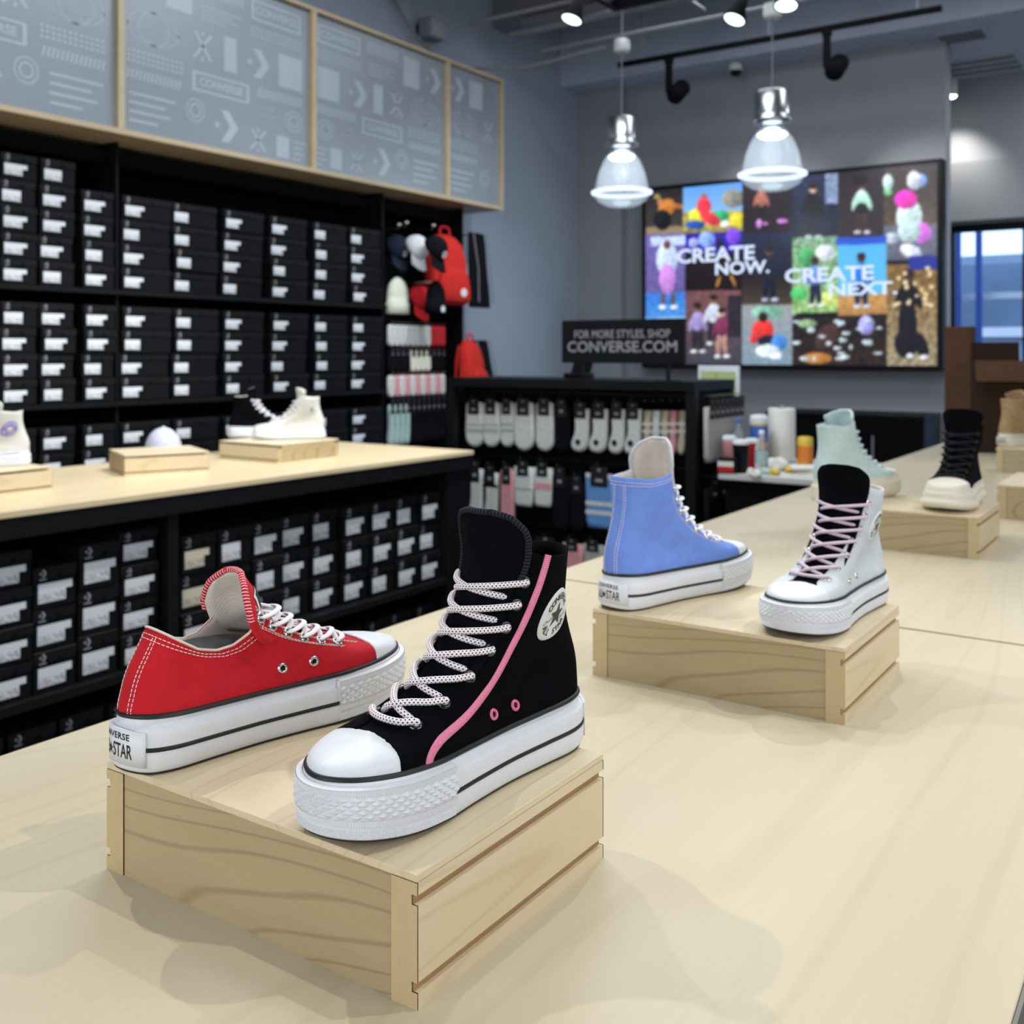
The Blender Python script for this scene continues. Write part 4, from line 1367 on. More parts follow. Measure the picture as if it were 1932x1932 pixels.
# ------------------------------------------------------------------ left table with boxes beneath
lt_x0, lt_x1, lt_y0, lt_y1 = -3.93, -2.955, .4, 4.02
lt = thing('display_table', 'maple topped black display table with shoe boxes stored beneath', 'table', ((lt_x0 + lt_x1) / 2, 2.2, 0))
lox, loy = (lt_x0 + lt_x1) / 2, 2.2
def lbox(nm, x0, x1, y0, y1, z0, z1, mat='black'):
    return MB().box(x0 - lox, x1 - lox, y0 - loy, y1 - loy, z0, z1).build(nm, M[mat], lt)
bevel(lbox('table_top', lt_x0, lt_x1, lt_y0, lt_y1, TZ - .02, TZ, 'maple_far'), .0015)
lbox('apron', lt_x0 + .005, lt_x1 - .004, lt_y0, lt_y1 - .005, TZ - .085, TZ - .0205)
for y0, y1 in ((3.84, 4.012), (2.275, 2.318), (.42, .46)):
    lbox('upright_panel', lt_x0 + .02, lt_x1 - .02, y0, y1, .10, TZ - .0855)
lbox('shelf', lt_x0 + .021, lt_x1 - .02, .461, 2.274, .315, .343)
lbox('shelf', lt_x0 + .021, lt_x1 - .02, 2.319, 3.839, .315, .343)
lbox('shelf', lt_x0 + .02, lt_x1 - .02, .42, 4.012, .06, .0995)
lbox('back_panel', lt_x0 + .45, lt_x0 + .47, .461, 2.274, .3435, TZ - .0855, 'black_matte')
lbox('back_panel', lt_x0 + .45, lt_x0 + .47, 2.319, 3.839, .3435, TZ - .0855, 'black_matte')
for y in (.5, 3.9):
    for x in (lt_x0 + .1, lt_x1 - .15):
        lbox('foot', x, x + .06, y, y + .06, 0, .0595)
bx = -3.005
for ci, (yc, n_, w, h) in enumerate(((1.725, 4, .150, .1135), (1.877, 3, .146, .130), (2.030, 3, .146, .146), (2.184, 4, .150, .1145))):
    for r in range(n_):
        lab = 'black shoe box under left table, left bay, %s stack, %s' % (ordinal(ci), 'topmost' if r == n_ - 1 else ordinal(n_ - 1 - r) + ' from top')
        shoe_box(lab, 'boxes under the left table', bx, yc, .3435 + r * (h + .0008), w, h, .30, 1, 'sticker', .004, (.092, h * .46))
for ci in range(9):
    yc = 2.425 + ci * .1655
    for r in range(3):
        h = .1365
        lab = 'black shoe box under left table, right bay, %s stack, %s' % (ordinal(ci), ['bottom', 'middle', 'topmost'][r])
        shoe_box(lab, 'boxes under the left table', bx - (.02 if ci in (3, 4) else 0), yc, .3435 + r * (h + .0008), .156, h, .30, int((ci + r) % 3 != 0), 'sticker_old' if (ci == 0 and r > 0) else 'sticker', .006, (.085, h * .46))
    lab = 'black shoe box on the bottom shelf of left table, %s from bay divider' % ordinal(ci)
    shoe_box(lab, 'boxes under the left table', bx - .03, yc, .100, .156, .135, .30, ci % 2, 'sticker', .006, (.085, .06))
for ci in range(4):
    lab = 'black shoe box on bottom shelf of left table, left bay, %s from left' % ordinal(ci)
    shoe_box(lab, 'boxes under the left table', bx - .03, 1.65 + ci * .17, .100, .156, .135, .30, ci % 2, 'sticker', .006, (.085, .06))

# risers and shoes on the left table
rh = .081
riser('small maple riser turned askew, empty, on the left table', -3.50, 2.63, .30, .32, rh, math.radians(-24), TZ, 'maple display risers')
riser('maple riser on the left table under the white gum-toed high-top', -3.475, 3.255, .37, .37, rh, PI / 2, TZ, 'maple display risers')
riser('maple riser at the left edge under the cream high-top', -3.475, 1.895, .345, .31, rh, 0, TZ, 'maple display risers')
SIMPLE = dict(COMMON, heel_label=False, bumper=False, letters=None, tongue_w=(.025, .042), curl=.026, tongue_t=.007)
zl = TZ + rh
cream = dict(SIMPLE, upper=M['canvas_cream'], lining=M['lining_dark'], tongue=M['canvas_cream'], lace=M['lace_white'], lace_r=.003, stripe=None, piping=M['rubber_white'], cap=M['canvas_cream'], patch=M['patch_purple'], patch_ink=M['patch_white'], vents=HI_VENTS, patch_at=(.68, 1.95, .026), outsole=M['rubber_cream'])
make_sneaker('platform_high_top', 'cream high-top with purple ankle patch at the left edge', (-3.40, 2.03, zl), -PI / 2 - .45, 1, cream)
wrun = dict(SIMPLE, upper=M['canvas_cream'], lining=M['lining_white'], tongue=M['canvas_cream'], lace=M['lace_white'], lace_r=.0026, stripe=None, piping=M['rubber_white'], cap=M['canvas_cream'], outsole=M['gum'], patch=M['patch_white'], patch_ink=M['ink'], patch_at=(.70, 2.1, .016), sole_flare=.003)
make_sneaker('platform_high_top', 'white high-top with gum outsole, toe pointing left, on the left table', (-3.34, 3.406, zl), -PI / 2 - .85, 1, wrun)
brun = dict(SIMPLE, upper=M['felt_black'], lining=M['lining_white'], tongue=M['felt_black'], tongue_back=M['lining_white'], lace=M['lace_white'], lace_r=.0028, stripe=None, piping=M['rubber_white'], cap=M['rubber_white'])
make_sneaker('platform_high_top', 'black high-top with white laces behind the white one, left table', (-3.752, 3.195, zl), PI / 2 - .757, -1, brun)
mint = dict(SIMPLE, upper=M['canvas_mint'], lining=M['canvas_mint'], tongue=M['canvas_mint'], lace=M['canvas_mint'], lace_r=.003, stripe=None, piping=M['rubber_cream'], sole=M['rubber_cream'], cap=M['rubber_cream'], outsole=M['rubber_cream'], curl=.024, scale=1.08, tongue_tip=[(.1185, .206), (.118, .216), (.116, .226)])

# far risers and shoes on the main table
riser('maple riser under the mint and the black cream-soled high-tops', -.625, 2.678)
riser('maple riser standing free before the tan high-top', -.375, 3.385, .272, .365)
riser('maple riser under the tan high-top', -.53, 4.585)
make_sneaker('platform_high_top', 'pale mint high-top with cream sole behind the black-tongued one', (-.822, 2.560, z_r), PI / 2 - .34, -1, mint)
chunk = dict(SIMPLE, upper=M['felt_black'], lining=M['lining_dark'], tongue=M['felt_black'], lace=M['lace_black'], lace_r=.003, stripe=None, piping=M['rubber_cream'], sole=M['rubber_cream'], cap=M['rubber_cream'], outsole=M['rubber_cream'], sole_flare=.006, cap_x=.232, eyelet=M['metal_black'], scale=1.15, zscale=.88)
make_sneaker('platform_high_top', 'black high-top with chunky cream sole on the far riser', (-.525, 2.895, z_r), -PI / 2 - .0, 1, chunk)
tan = dict(SIMPLE, upper=M['suede_tan'], lining=M['lining_dark'], tongue=M['suede_tan'], lace=M['suede_tan'], lace_r=.003, stripe=None, piping=M['rubber_cream'], sole=M['rubber_cream'], cap=M['suede_tan'], outsole=M['rubber_cream'], curl=.024, letters=M['ink'], heel_label=True, tongue_tip=[(.1185, .206), (.118, .214), (.116, .222)])
make_sneaker('platform_high_top', 'tan suede high-top seen from the heel at the right edge', (-.70, 4.48, z_r), PI / 2 - .45, -1, tan)
# brown cartons at the far end of the table
M['brown'] = plain('brown_card', (88, 62, 46), 0.8, 0, 0.2, 0.12, 15)
M['brown_dark'] = plain('brown_card_dark', (52, 35, 26), 0.85, 0, 0.2, 0.12, 15)
c = thing('carton', 'tall narrow brown carton at the far end of the table', 'carton', (on_y(1813, 700, 5.55).x, 5.55, TZ + .001))
bevel(MB().box(-.062, .062, -.08, .05, 0, .60).build('carton_body', M['brown'], c), .004)
MB().box(-.063, .063, -.02, -.004, .6002, .602).build('seam_tape', M['brown_dark'], c)
c = thing('carton', 'open dark brown carton with a folded flap behind the tan shoe', 'carton', (on_y(1882, 700, 5.38).x, 5.38, TZ + .001), .25)
for a in ((-.105, .105, -.10, -.092), (-.105, .105, .092, .10), (-.105, -.097, -.0915, .0915), (.097, .105, -.0915, .0915)):
    MB().box(a[0], a[1], a[2], a[3], 0, .43).build('carton_wall', M['brown_dark'], c)
MB().box(-.096, .096, -.091, .091, .001, .009).build('carton_base', M['brown_dark'], c)
f = MB().box(-.105, .105, -.004, .004, 0, .11); f.xform(Matrix.Translation((0, -.106, .432)) @ Matrix.Rotation(math.radians(150), 4, 'X')); f.build('carton_flap', M['brown'], c)
f = MB().box(-.105, .105, -.004, .004, 0, .09); f.xform(Matrix.Translation((0, .096, .432)) @ Matrix.Rotation(math.radians(-12), 4, 'X')); f.build('carton_flap', M['brown_dark'], c)

# ------------------------------------------------------------------ hats and bags on the left wall
M['navy'] = canvas('cap_navy', (26, 34, 54), 700)
M['cap_white'] = canvas('cap_white', (222, 226, 230), 700)
M['cap_black'] = canvas('cap_black', (22, 24, 28), 700)
M['cap_red'] = canvas('cap_red', (204, 34, 44), 700)
M['knit_cream'] = canvas('knit_cream', (222, 224, 204), 300)
M['knit_black'] = canvas('knit_black', (16, 17, 20), 300)
M['bag_red'] = canvas('bag_red', (206, 44, 36), 500)
M['lavender'] = canvas('cap_lavender', (196, 198, 222), 600)
def dome_rows(ry, rz, rx, n=20, m=9, front=1.0):
    rows = []
    for j in range(m):
        t = (PI / 2) * j / (m - 1)
        rows.append([(rx * math.cos(t) * math.cos(2 * PI * k / n), ry * math.cos(t) * math.sin(2 * PI * k / n), rz * math.sin(t)) for k in range(n)])
    return rows
def cap(label, mat, loc, rot, patch=None, group='caps and beanies on the wall'):
    o = thing('baseball_cap', label, 'cap', loc, 0, group)
    o.rotation_euler = rot
    cr = solid(MB().grid(dome_rows(.078, .10, .092), closed_v=True, flip=True).build('crown', mat, o, True), .002)
    br = []
    for u in np.linspace(-1, 1, 15):
        a = u * 1.05
        r0 = .090; ext = .078 * math.cos(a * 1.0) ** .5 if abs(a) < 1.5 else 0
        br.append([(r0 * math.cos(a) + t * ext, .078 * math.sin(a), -.002 - .022 * t * (1 - .3 * u * u) - .018 * u * u * t) for t in np.linspace(0, 1, 6)])
    solid(MB().grid(br).build('brim', mat, o, True), .003, 0)
    MB().lathe([(0, .006), (.006, .004), (.008, 0)], 10, (0, 0, .1)).build('button', mat, o, True)
    if patch:
        a = np.linspace(0, 2 * PI, 21)[:-1]
        vs = []
        for t in a:
            y, z = .021 * math.cos(t), .052 + .021 * math.sin(t)
            x = .092 * math.sqrt(max(0, 1 - (y / .078) ** 2 - (z / .10) ** 2)) + .002
            vs.append((x, y, z))
        MB().add(vs, [tuple(range(20))]).build('patch', patch, o)
    return o
def beanie(label, mat, loc, patch=None, w=.085, h=.20):
    o = thing('beanie', label, 'beanie', loc, 0, 'caps and beanies on the wall')
    rows = []
    for z, r in ((0, 1.0), (.3, 1.0), (.301, .95), (.5, .95), (.72, .85), (.88, .6), (.97, .28), (1.0, .02)):
        rows.append([(.055 * r * math.cos(2 * PI * k / 24), w * r * math.sin(2 * PI * k / 24), z * h) for k in range(24)])
    solid(MB().grid(rows, closed_v=True, flip=True).build('knit_body', mat, o, True), .003)
    rows = [[((.0565 + e) * math.cos(2 * PI * k / 24), (w + .0015 + e) * math.sin(2 * PI * k / 24), z * h) for k in range(24)] for z, e in ((-.005, 0), (.0, .003), (.28, .003), (.30, 0))]
    MB().grid(rows, closed_v=True, flip=True).build('cuff', mat, o, True)
    MB().tube([(0, 0, h * .96), (-4.752 - loc[0], 0, h * .96)], .005, 6).build('hook_rod', M['chrome'], o)
    if patch:
        MB().add([(.0615, .021 * math.cos(2 * PI * k / 20), .030 + .021 * math.sin(2 * PI * k / 20)) for k in range(20)], [tuple(range(20))]).build('patch', patch, o)
    return o
WX = -4.42
def wl(px, py, x=WX):
    q = on_x(px, py, x); return (x, q.y, q.z)
rot_h = (0, math.radians(55), 0)
cap('navy cap with white round patch, upper row on the wall', M['navy'], wl(746, 470, WX - .07), rot_h, M['patch_white'])
cap('white cap hanging between the navy and black caps', M['cap_white'], wl(783, 470, WX + .06), rot_h)
cap('black cap with white patch beside the red backpack', M['cap_black'], wl(819, 472, -4.17), rot_h, M['patch_white'])
beanie('cream knitted beanie below the navy cap', M['knit_cream'], wl(750, 592), None, .095, .24)
cap('red cap with round patch below the white cap', M['cap_red'], wl(788, 565), rot_h, M['patch_white'])
beanie('black beanie with white round patch below the black cap', M['knit_black'], wl(822, 592, -4.21), M['patch_white'], .085, .22)
q = on_z(272, 842, TZ)
cap('pale lavender cap lying behind the askew riser', M['lavender'], (-3.80, 2.88, TZ + .045), (0, 0, 2.4))
for k, (px, py) in enumerate(((738, 432), (752, 428), (803, 433))):
    p = wl(px, py)
    o = thing('wall_hook', 'bright hook end above the ' + ['navy cap, leftmost', 'navy cap', 'black cap'][k], 'hook', p, 0, 'display hooks on the wall')
    MB().tube([(-.30, 0, 0), (.06, 0, 0), (.07, 0, .02)], .004, 6).build('rod', M['chrome'], o)
    MB().lathe([(0, 0), (.012, .002), (.012, .01), (0, .014)], 10, (.07, 0, .018)).build('tip', M['white_paint'], o)

def backpack(label, mat, loc, rz, s=1.0, tilt=0.0):
    o = thing('backpack', label, 'backpack', loc, rz, 'bags on the wall')
    o.rotation_euler = (tilt, 0, rz)
    def slab(nm, w0, w1, h, d0, d1, z0, x0, m_, par=None):
        rows = []
        for z, w_, d_ in ((0, .86, .8), (.04, .97, .97), (.3, 1, 1), (.65, .97, .95), (.85, .86, .8), (.96, .6, .55), (1, .3, .3)):
            ww = (w0 + (w1 - w0) * z) * w_ / 2; dd = (d0 + (d1 - d0) * z) * d_
            ring_ = []
            for k in range(24):
                c, s_ = math.cos(2 * PI * k / 24), math.sin(2 * PI * k / 24)
                ring_.append((x0 + dd / 2 + dd / 2 * math.copysign(abs(c) ** .45, c), ww * math.copysign(abs(s_) ** .45, s_), z0 + z * h))
            rows.append([(a * s, b * s, c * s) for a, b, c in ring_])
        mb = MB().grid(rows, closed_v=True, flip=True)
        mb.add(rows[0], [tuple(range(24))[::-1]]); mb.add(rows[-1], [tuple(range(24))])
        return mb.build(nm, m_, par or o, True)
    slab('bag_body', .29, .27, .44, .13, .10, 0, 0, mat)
    pk = slab('front_pocket', .25, .23, .21, .045, .03, .02, .115, mat)
    MB().add([((.163) * s, (.05 + .026 * math.cos(t)) * s, (.075 + .026 * math.sin(t)) * s) for t in np.linspace(0, 2 * PI, 21)[:-1]], [tuple(range(20))]).build('round_patch', M['patch_white'], pk)
    for sd in (-1, 1):
        MB().tube([(p[0] * s, p[1] * s, p[2] * s) for p in catmull([(-.005, sd * .08, .40), (-.03, sd * .09, .25), (-.03, sd * .10, .10), (0, sd * .11, .03)], 5)], .016 * s, 8, flat=.4).build('strap', mat, o, True)
    MB().tube([(p[0] * s, p[1] * s, p[2] * s) for p in catmull([(.04, -.04, .435), (.035, -.03, .48), (.035, .03, .48), (.04, .04, .435)], 5)], .008 * s, 6).build('handle', mat, o, True)
    return o
p = on_x(868, 575, -4.30)
backpack('red backpack with white round patch high on the wall', M['bag_red'], (-4.47, p.y, p.z), -.2, 1.12)
p = on_x(868, 712, -4.30)
backpack('red backpack low on the wall, partly behind the sock stand', M['bag_red'], (-4.36, p.y + .14, p.z - .16), .2, .95)
def flat_bag(label, px, py0, py1, w, lean):
    a = on_x(px, py1, -4.40); b_ = on_x(px, py0, -4.40)
    o = thing('drawstring_bag', label, 'bag', (-4.40, a.y, a.z), .1, 'bags on the wall')
    h = b_.z - a.z
    rows = []
    for z in np.linspace(0, 1, 8):
        ww = w / 2 * (1 - .18 * z ** 3); dd = .05 * (1 - .6 * z)
        rows.append([(dd * math.cos(2 * PI * k / 16) + lean * z, ww * math.sin(2 * PI * k / 16) * (1 + .04 * math.sin(9 * z)), z * h) for k in range(16)])
    mb = MB().grid(rows, closed_v=True, flip=True); mb.add(rows[0], [tuple(range(16))[::-1]])
    mb.build('bag_body', M['cap_black'], o, True)
    MB().tube([(lean, 0, h * .985), (-.385, 0, h * .985)], .006, 6).build('hook_rod', M['chrome'], o)
    for sd in (-1, 1):
        MB().tube([(lean * .9 + .03, sd * w * .36, h), (lean * .5 + .055, sd * w * .33, h * .5), (.055, sd * w * .4, h * .06)], .005, 6).build('cord', M['steel_grey'], o)
flat_bag('black drawstring bag behind the upper red backpack', 905, 440, 580, .26, -.03)
flat_bag('black drawstring bag behind the lower red backpack', 915, 642, 735, .26, -.05)

# ------------------------------------------------------------------ sock packs
def sock_proto(kind, w, h, mat, card=None, stripe=None):
    """faces -y, hangs below the origin"""
    o = bpy.data.objects.new('sock_pack', None); COL.objects.link(o)
    if kind == 'pill':
        pts = [(w / 2 * math.cos(t), -h + w / 2 + w / 2 * math.sin(t)) for t in np.linspace(PI, 2 * PI, 13)] + [(w * .46, -h * .06), (w * .2, -h * .02), (-w * .2, -h * .02), (-w * .46, -h * .06)]
    elif kind == 'crew':
        pts = [(-w * .34, -h * .10), (-w * .30, -h * .55), (-w * .50, -h * .80), (-w * .46, -h * .95), (-w * .2, -h), (w * .12, -h * .98), (w * .36, -h * .85), (w * .42, -h * .5), (w * .44, -h * .10)]
        pts = [tuple(p)[:2] for p in catmull([(a, b, 0) for a, b in pts], 3)] 
    else:
        pts = [(-w / 2, -h * .10), (-w * .48, -h * .9), (-w * .40, -h), (w * .40, -h), (w * .48, -h * .9), (w / 2, -h * .10)]
    n_ = len(pts); d = .016
    rings = [(.80, -d), (.97, -d * .75), (1.0, 0), (.97, d * .75), (.80, d)]
    cx = sum(p[0] for p in pts) / n_; cz = sum(p[1] for p in pts) / n_
    rows = [[(cx + (a - cx) * s, y, cz + (b_ - cz) * s) for a, b_ in pts] for s, y in rings]
    mb = MB().grid(rows, closed_v=True, flip=False)
    mb.add(rows[0], [tuple(range(n_))]); mb.add(rows[-1], [tuple(range(n_))[::-1]])
    mb.build('sock', mat, o, True)
    if card:
        MB().box(-w * .30, w * .30, -d - .003, -d - .001, -h * .30, h * .04).build('card', card, o)
        v, f = star_mesh(w * .08); MB().add([(a, -d - .0035, -h * .02 + b_) for a, b_ in v], [t[::-1] for t in f]).build('emblem', M['emblem'], o)
        MB().box(-w * .12, w * .12, -d - .0036, -d - .0031, -h * .22, -h * .17).build('card_print', M['emblem'], o)
    if stripe:
        for k, (a, b_) in enumerate(stripe[1]):
            MB().box(-w * .47, w * .47, -d - .0015, -d + .004, -h * b_, -h * a).build('stripe', stripe[0], o)
    return o
M['sock_white'] = canvas('sock_white', (206, 208, 204), 400)
M['sock_black'] = canvas('sock_black', (18, 19, 22), 400)
M['sock_pink'] = canvas('sock_pink', (214, 150, 156), 400)
M['sock_blue'] = canvas('sock_blue', (96, 146, 204), 400)
M['sock_beige'] = canvas('sock_beige', (190, 178, 152), 400)
M['sock_grey'] = canvas('sock_grey', (168, 168, 164), 400)
M['sock_red'] = canvas('sock_red', (186, 36, 44), 400)
M['sock_mint'] = canvas('sock_mint', (170, 196, 192), 400)
M['card_black'] = plain('card_black', (16, 16, 18), 0.6)
GY = 4.60
go = thing('sock_stand', 'black sock display stand before the counter', 'display stand', (-2.9, GY, 0))
def gbox(nm, x0, x1, y0, y1, z0, z1, mat='black'):
    return MB().box(x0 + 2.9, x1 + 2.9, y0 - GY, y1 - GY, z0, z1).build(nm, M[mat], go)
gx0, gx1 = -3.575, -2.065
gbox('top_rail', gx0, gx1, GY, GY + .50, 1.215, 1.262)
gbox('back_panel', gx0 - .16, gx1 - .06, GY + .20, GY + .22, .05, 1.2145, 'black_matte')
gbox('end_post', gx1 - .05, gx1, GY + .005, GY + .05, 0, 1.2145)
gbox('end_post', gx1 - .05, gx1, GY + .45, GY + .495, 0, 1.2145)
gbox('end_panel', gx1 - .045, gx1 - .012, GY + .051, GY + .449, .05, 1.2145, 'black_matte')
gbox('end_post', gx0, gx0 + .05, GY + .005, GY + .05, 0, 1.2145)
gbox('base', gx0, gx1 - .051, GY + .02, GY + .48, 0, .0495)
for z in (1.185, .82, .46):
    gbox('peg_bar', gx0 + .051, gx1 - .051, GY + .175, GY + .199, z - .01, z + .01)

_sock = {}
def hang(kind, mat, label, x0, x1, y0, y1, card='card_black', stripe=None, Y=GY + .10, group='sock packs on the stand', hook=True):
    a = on_y((x0 + x1) / 2, y0, Y); l_ = on_y(x0, y0, Y); r_ = on_y(x1, y0, Y); b_ = on_y((x0 + x1) / 2, y1, Y)
    w = r_.x - l_.x; h = a.z - b_.z
    o = sock_proto(kind, w, h, M[mat], M[card] if card else None, (M[stripe[0]], stripe[1]) if stripe else None)
    o.location = (a.x, Y + random.uniform(-.005, .005), a.z)
    tag(o, label, 'socks', group)
    if hook:
        MB().tube([(0, .075, .022), (0, -.035, .022), (0, -.04, .03)], .0025, 5).build('hook', M['chrome'], o)
    return o
for k, (a, b_) in enumerate(((880, 913), (913, 944), (945, 970))):
    hang('pill', 'sock_white', 'white no-show sock pack with grey pattern, %s of three on the stand' % ordinal(k), a, b_, 755, 843, stripe=('sock_grey', [(.50, .54), (.60, .68)]))
hang('pill', 'sock_white', 'plain white no-show sock pack left of its twin', 971, 1009, 755, 850)
hang('pill', 'sock_white', 'plain white no-show sock pack beside the single black pack', 1012, 1046, 755, 851)
hang('flat', 'sock_black', 'black sock pack between white no-shows and white crew socks', 1049, 1077, 757, 852)
for k, (a, b_) in enumerate(((1080, 1115), (1113, 1150), (1150, 1182), (1180, 1214))):
    o = hang('crew', 'sock_white', 'white crew sock pack, %s of four on the top row' % ordinal(k), a, b_, 762, 852 + k * 2)
    MB().add([(-.012 + .016 * math.cos(2 * PI * t / 16), -.0185, -.20 + .016 * math.sin(2 * PI * t / 16)) for t in range(16)], [tuple(range(16))[::-1]][::-1]).build('round_emblem', M['card_black'], o)
for k, (a, b_) in enumerate(((1214, 1231), (1231, 1248), (1248, 1264), (1264, 1280), (1280, 1296))):
    hang('crew', ['sock_beige', 'sock_white', 'sock_beige', 'sock_pink', 'sock_beige'][k], 'slim %s sock pack, %s of five near the stand end' % (['beige', 'off-white', 'sand', 'rosy', 'striped beige'][k], ordinal(k)), a, b_, 765, 858, None, ('sock_white', [(.35, .40), (.5, .55)]))
low = [('crew', 'sock_white', 'white crew sock pack at the left of the second row', 886, 914, 872, 992), ('crew', 'sock_white', 'white crew sock pack with black stripe, second row', 914, 943, 880, 992), ('pill', 'sock_pink', 'pink sock pack on the second row', 946, 971, 880, 988),
       ('flat', 'sock_white', 'white folded sock pack left of the pink-cuffed one', 972, 1007, 872, 955), ('flat', 'sock_white', 'white folded sock pack with pink cuff', 1009, 1042, 874, 956),
       ('flat', 'sock_black', 'black sock pack with small emblem, left of its twin', 1044, 1074, 885, 1000), ('flat', 'sock_black', 'black sock pack with small emblem beside the blue pack', 1076, 1104, 900, 1002), ('flat', 'sock_blue', 'light blue sock pack with white stripes', 1106, 1160, 884, 997)]
for k, (kd, mt, lab, a, b_, c_, d_) in enumerate(low):
    st_ = {1: ('sock_black', [(.3, .34)]), 3: ('sock_grey', [(.58, .62)]), 4: ('sock_pink', [(.45, .6)]), 7: ('sock_white', [(.08, .16), (.55, .62), (.70, .77)])}.get(k)
    hang(kd, mt, lab, a, b_, c_, d_, 'card_black', st_)
for k, (mt, lab, a, b_, c_, d_) in enumerate((('sock_black', 'black sock pack on the bottom row, leftmost', 960, 1000, 1010, 1080), ('sock_black', 'black sock pack on the bottom row', 1003, 1060, 1015, 1080), ('sock_pink', 'rose pink sock pack on the bottom row', 1063, 1100, 1018, 1085), ('sock_grey', 'grey sock pack on the bottom row beside the pink one', 1102, 1140, 1020, 1085))):
    hang('flat', mt, lab, a, b_, c_, d_)
# end of the stand: packs facing the table
for k in range(7):
    o = sock_proto('flat', .062, .30, M['sock_grey'], M['card_black'])
    o.location = (gx1 + .045, GY + .07 + k * .063, 1.17); o.rotation_euler = (0, 0, PI / 2 - .25)
    tag(o, 'grey sock pack on the stand end, %s from the front' % ordinal(k), 'socks', 'sock packs on the stand end')
    MB().tube([(0, .075, .022), (0, -.035, .022)], .0025, 5).build('hook', M['chrome'], o)
for k in range(4):
    o = sock_proto('flat', .10, .32, M['sock_black'], M['card_black'])
    o.location = (gx1 + .05, GY + .09 + k * .11, .78); o.rotation_euler = (0, 0, PI / 2 - .25)
    tag(o, 'black sock pack low on the stand end, %s from the front' % ordinal(k), 'socks', 'sock packs on the stand end')
    MB().tube([(0, .075, .022), (0, -.035, .022)], .0025, 5).build('hook', M['chrome'], o)
# rows of socks on the wall below the hats
def wall_sock(label, mat, y, z, w, h, card=None, stripe=None):
    o = sock_proto('crew' if h > .2 else 'pill', w, h, M[mat], M['card_black'] if card else None, stripe)
    o.location = (WX, y, z); o.rotation_euler = (0, 0, PI / 2)
    tag(o, label, 'socks', 'sock packs on the wall')
    MB().tube([(0, .30, .012), (0, -.03, .012)], .0025, 5).build('hook', M['chrome'], o)
yy0, yy1 = on_x(732, 620, WX).y, on_x(838, 620, WX).y
z0s = [on_x(785, p, WX).z for p in (613, 660, 706, 752)]
nn = 11
for r in range(4):
    for k in range(nn):
        y = yy0 + (yy1 - yy0) * (k + .5) / nn
        if r == 0: mt, nm = ('sock_white', 'white') if k < 8 else ('sock_red', 'red')
        elif r == 1: mt, nm = ('knit_cream', 'cream') if 4 <= k <= 7 else ('sock_black', 'black')
        elif r == 2: mt, nm = ('sock_pink', 'pink') if k % 2 else ('sock_white', 'white')
        else:
            mt, nm = ('sock_mint', 'mint grey') if k < 4 else ('sock_black', 'black')
        wall_sock('%s sock pack, %s from left in %s sock row on the wall' % (nm, ordinal(k), ['top', 'second', 'third', 'bottom'][r]), mt, y, z0s[r] , .052, .145 if r < 3 else .30, card=(r in (1, 3)))
for r in range(4):
    pass

# sign on the stand
sg_a, sg_b = on_y(1062, 605, GY + .05), on_y(1293, 686, GY + .05)
o = thing('counter_sign', 'black sign with grey lettering standing on the sock stand', 'sign', ((sg_a.x + sg_b.x) / 2, GY + .05, 1.262))
W2 = (sg_b.x - sg_a.x) / 2; z0, z1 = sg_b.z - 1.262, sg_a.z - 1.262
pnl = bevel(MB().box(-W2, W2, -.012, .012, z0, z1).build('sign_board', M['sign_black'] if 'sign_black' in M else M['black'], o), .003)
for x in (-W2 * .66, W2 * .74):
    MB().box(x - .008, x + .008, -.008, .008, .004, z0).build('sign_post', M['black'], o)
    MB().box(x - .05, x + .05, -.04, .04, 0, .004).build('sign_foot', M['black'], o)
M['sign_ink'] = plain('sign_ink_grey', (142, 144, 146), 0.6)
mb = MB()
v, f = text_mesh('FOR MORE STYLES, SHOP', .058, .0006, .84); mb.add([(a, -.0126, (z0 + z1) / 2 + .035 + b_) for a, b_ in v], f)
v, f = text_mesh('CONVERSE.COM', .078, .0012, 1.08); mb.add([(a, -.0126, (z0 + z1) / 2 - .030 + b_) for a, b_ in v], f)
mb.build('sign_lettering', M['sign_ink'], pnl)
o = thing('card_reader', 'small black device lying on the sock stand', 'device', on_y(1092, 714, GY + .25).to_tuple()[:2] + (1.2625,))
bevel(MB().box(-.07, .07, -.05, .05, 0, .03).build('device_body', M['black'], o), .008)
f = MB().box(-.06, .06, -.004, .004, 0, .06); f.xform(Matrix.Translation((0, .02, .03)) @ Matrix.Rotation(-.5, 4, 'X')); f.build('device_screen', M['black_matte'], o)

# ------------------------------------------------------------------ counter and its clutter
M['counter_white'] = plain('counter_white', (204, 204, 200), 0.4, 0, 0.4, 0.03, 8)
CZ = .84
o = thing('cash_counter', 'black cash counter with a pale grey worktop', 'counter', (-1.3, 4.95, 0))
bevel(MB().box(-.62, .55, -.41, .45, CZ - .03, CZ).box(-1.25, -.6201, .19, .45, CZ - .03, CZ).build('worktop', M['counter_white'], o), .004)
MB().box(-.60, .53, -.37, .43, .08, CZ - .0305).box(-1.23, -.6001, .21, .43, .08, CZ - .0305).build('body', M['black_matte'], o)
MB().box(-.56, .50, -.33, .40, 0, .0795).build('plinth', M['black'], o)
def cpos(px, py): 
    q = on_z(px, py, CZ); return (q.x, min(q.y, 5.33), CZ + .0005)
o = thing('paper_towel_roll', 'upright white paper towel roll on the counter', 'paper roll', cpos(1475, 872))
M['paper'] = plain('paper_white', (222, 222, 216), 0.85, 0, 0.2, 0.03, 20)
MB().lathe([(.02, .008), (.066, .008), (.068, .012), (.068, .272), (.066, .276), (.02, .276), (.02, .008)], 28).build('paper', M['paper'], o, True)
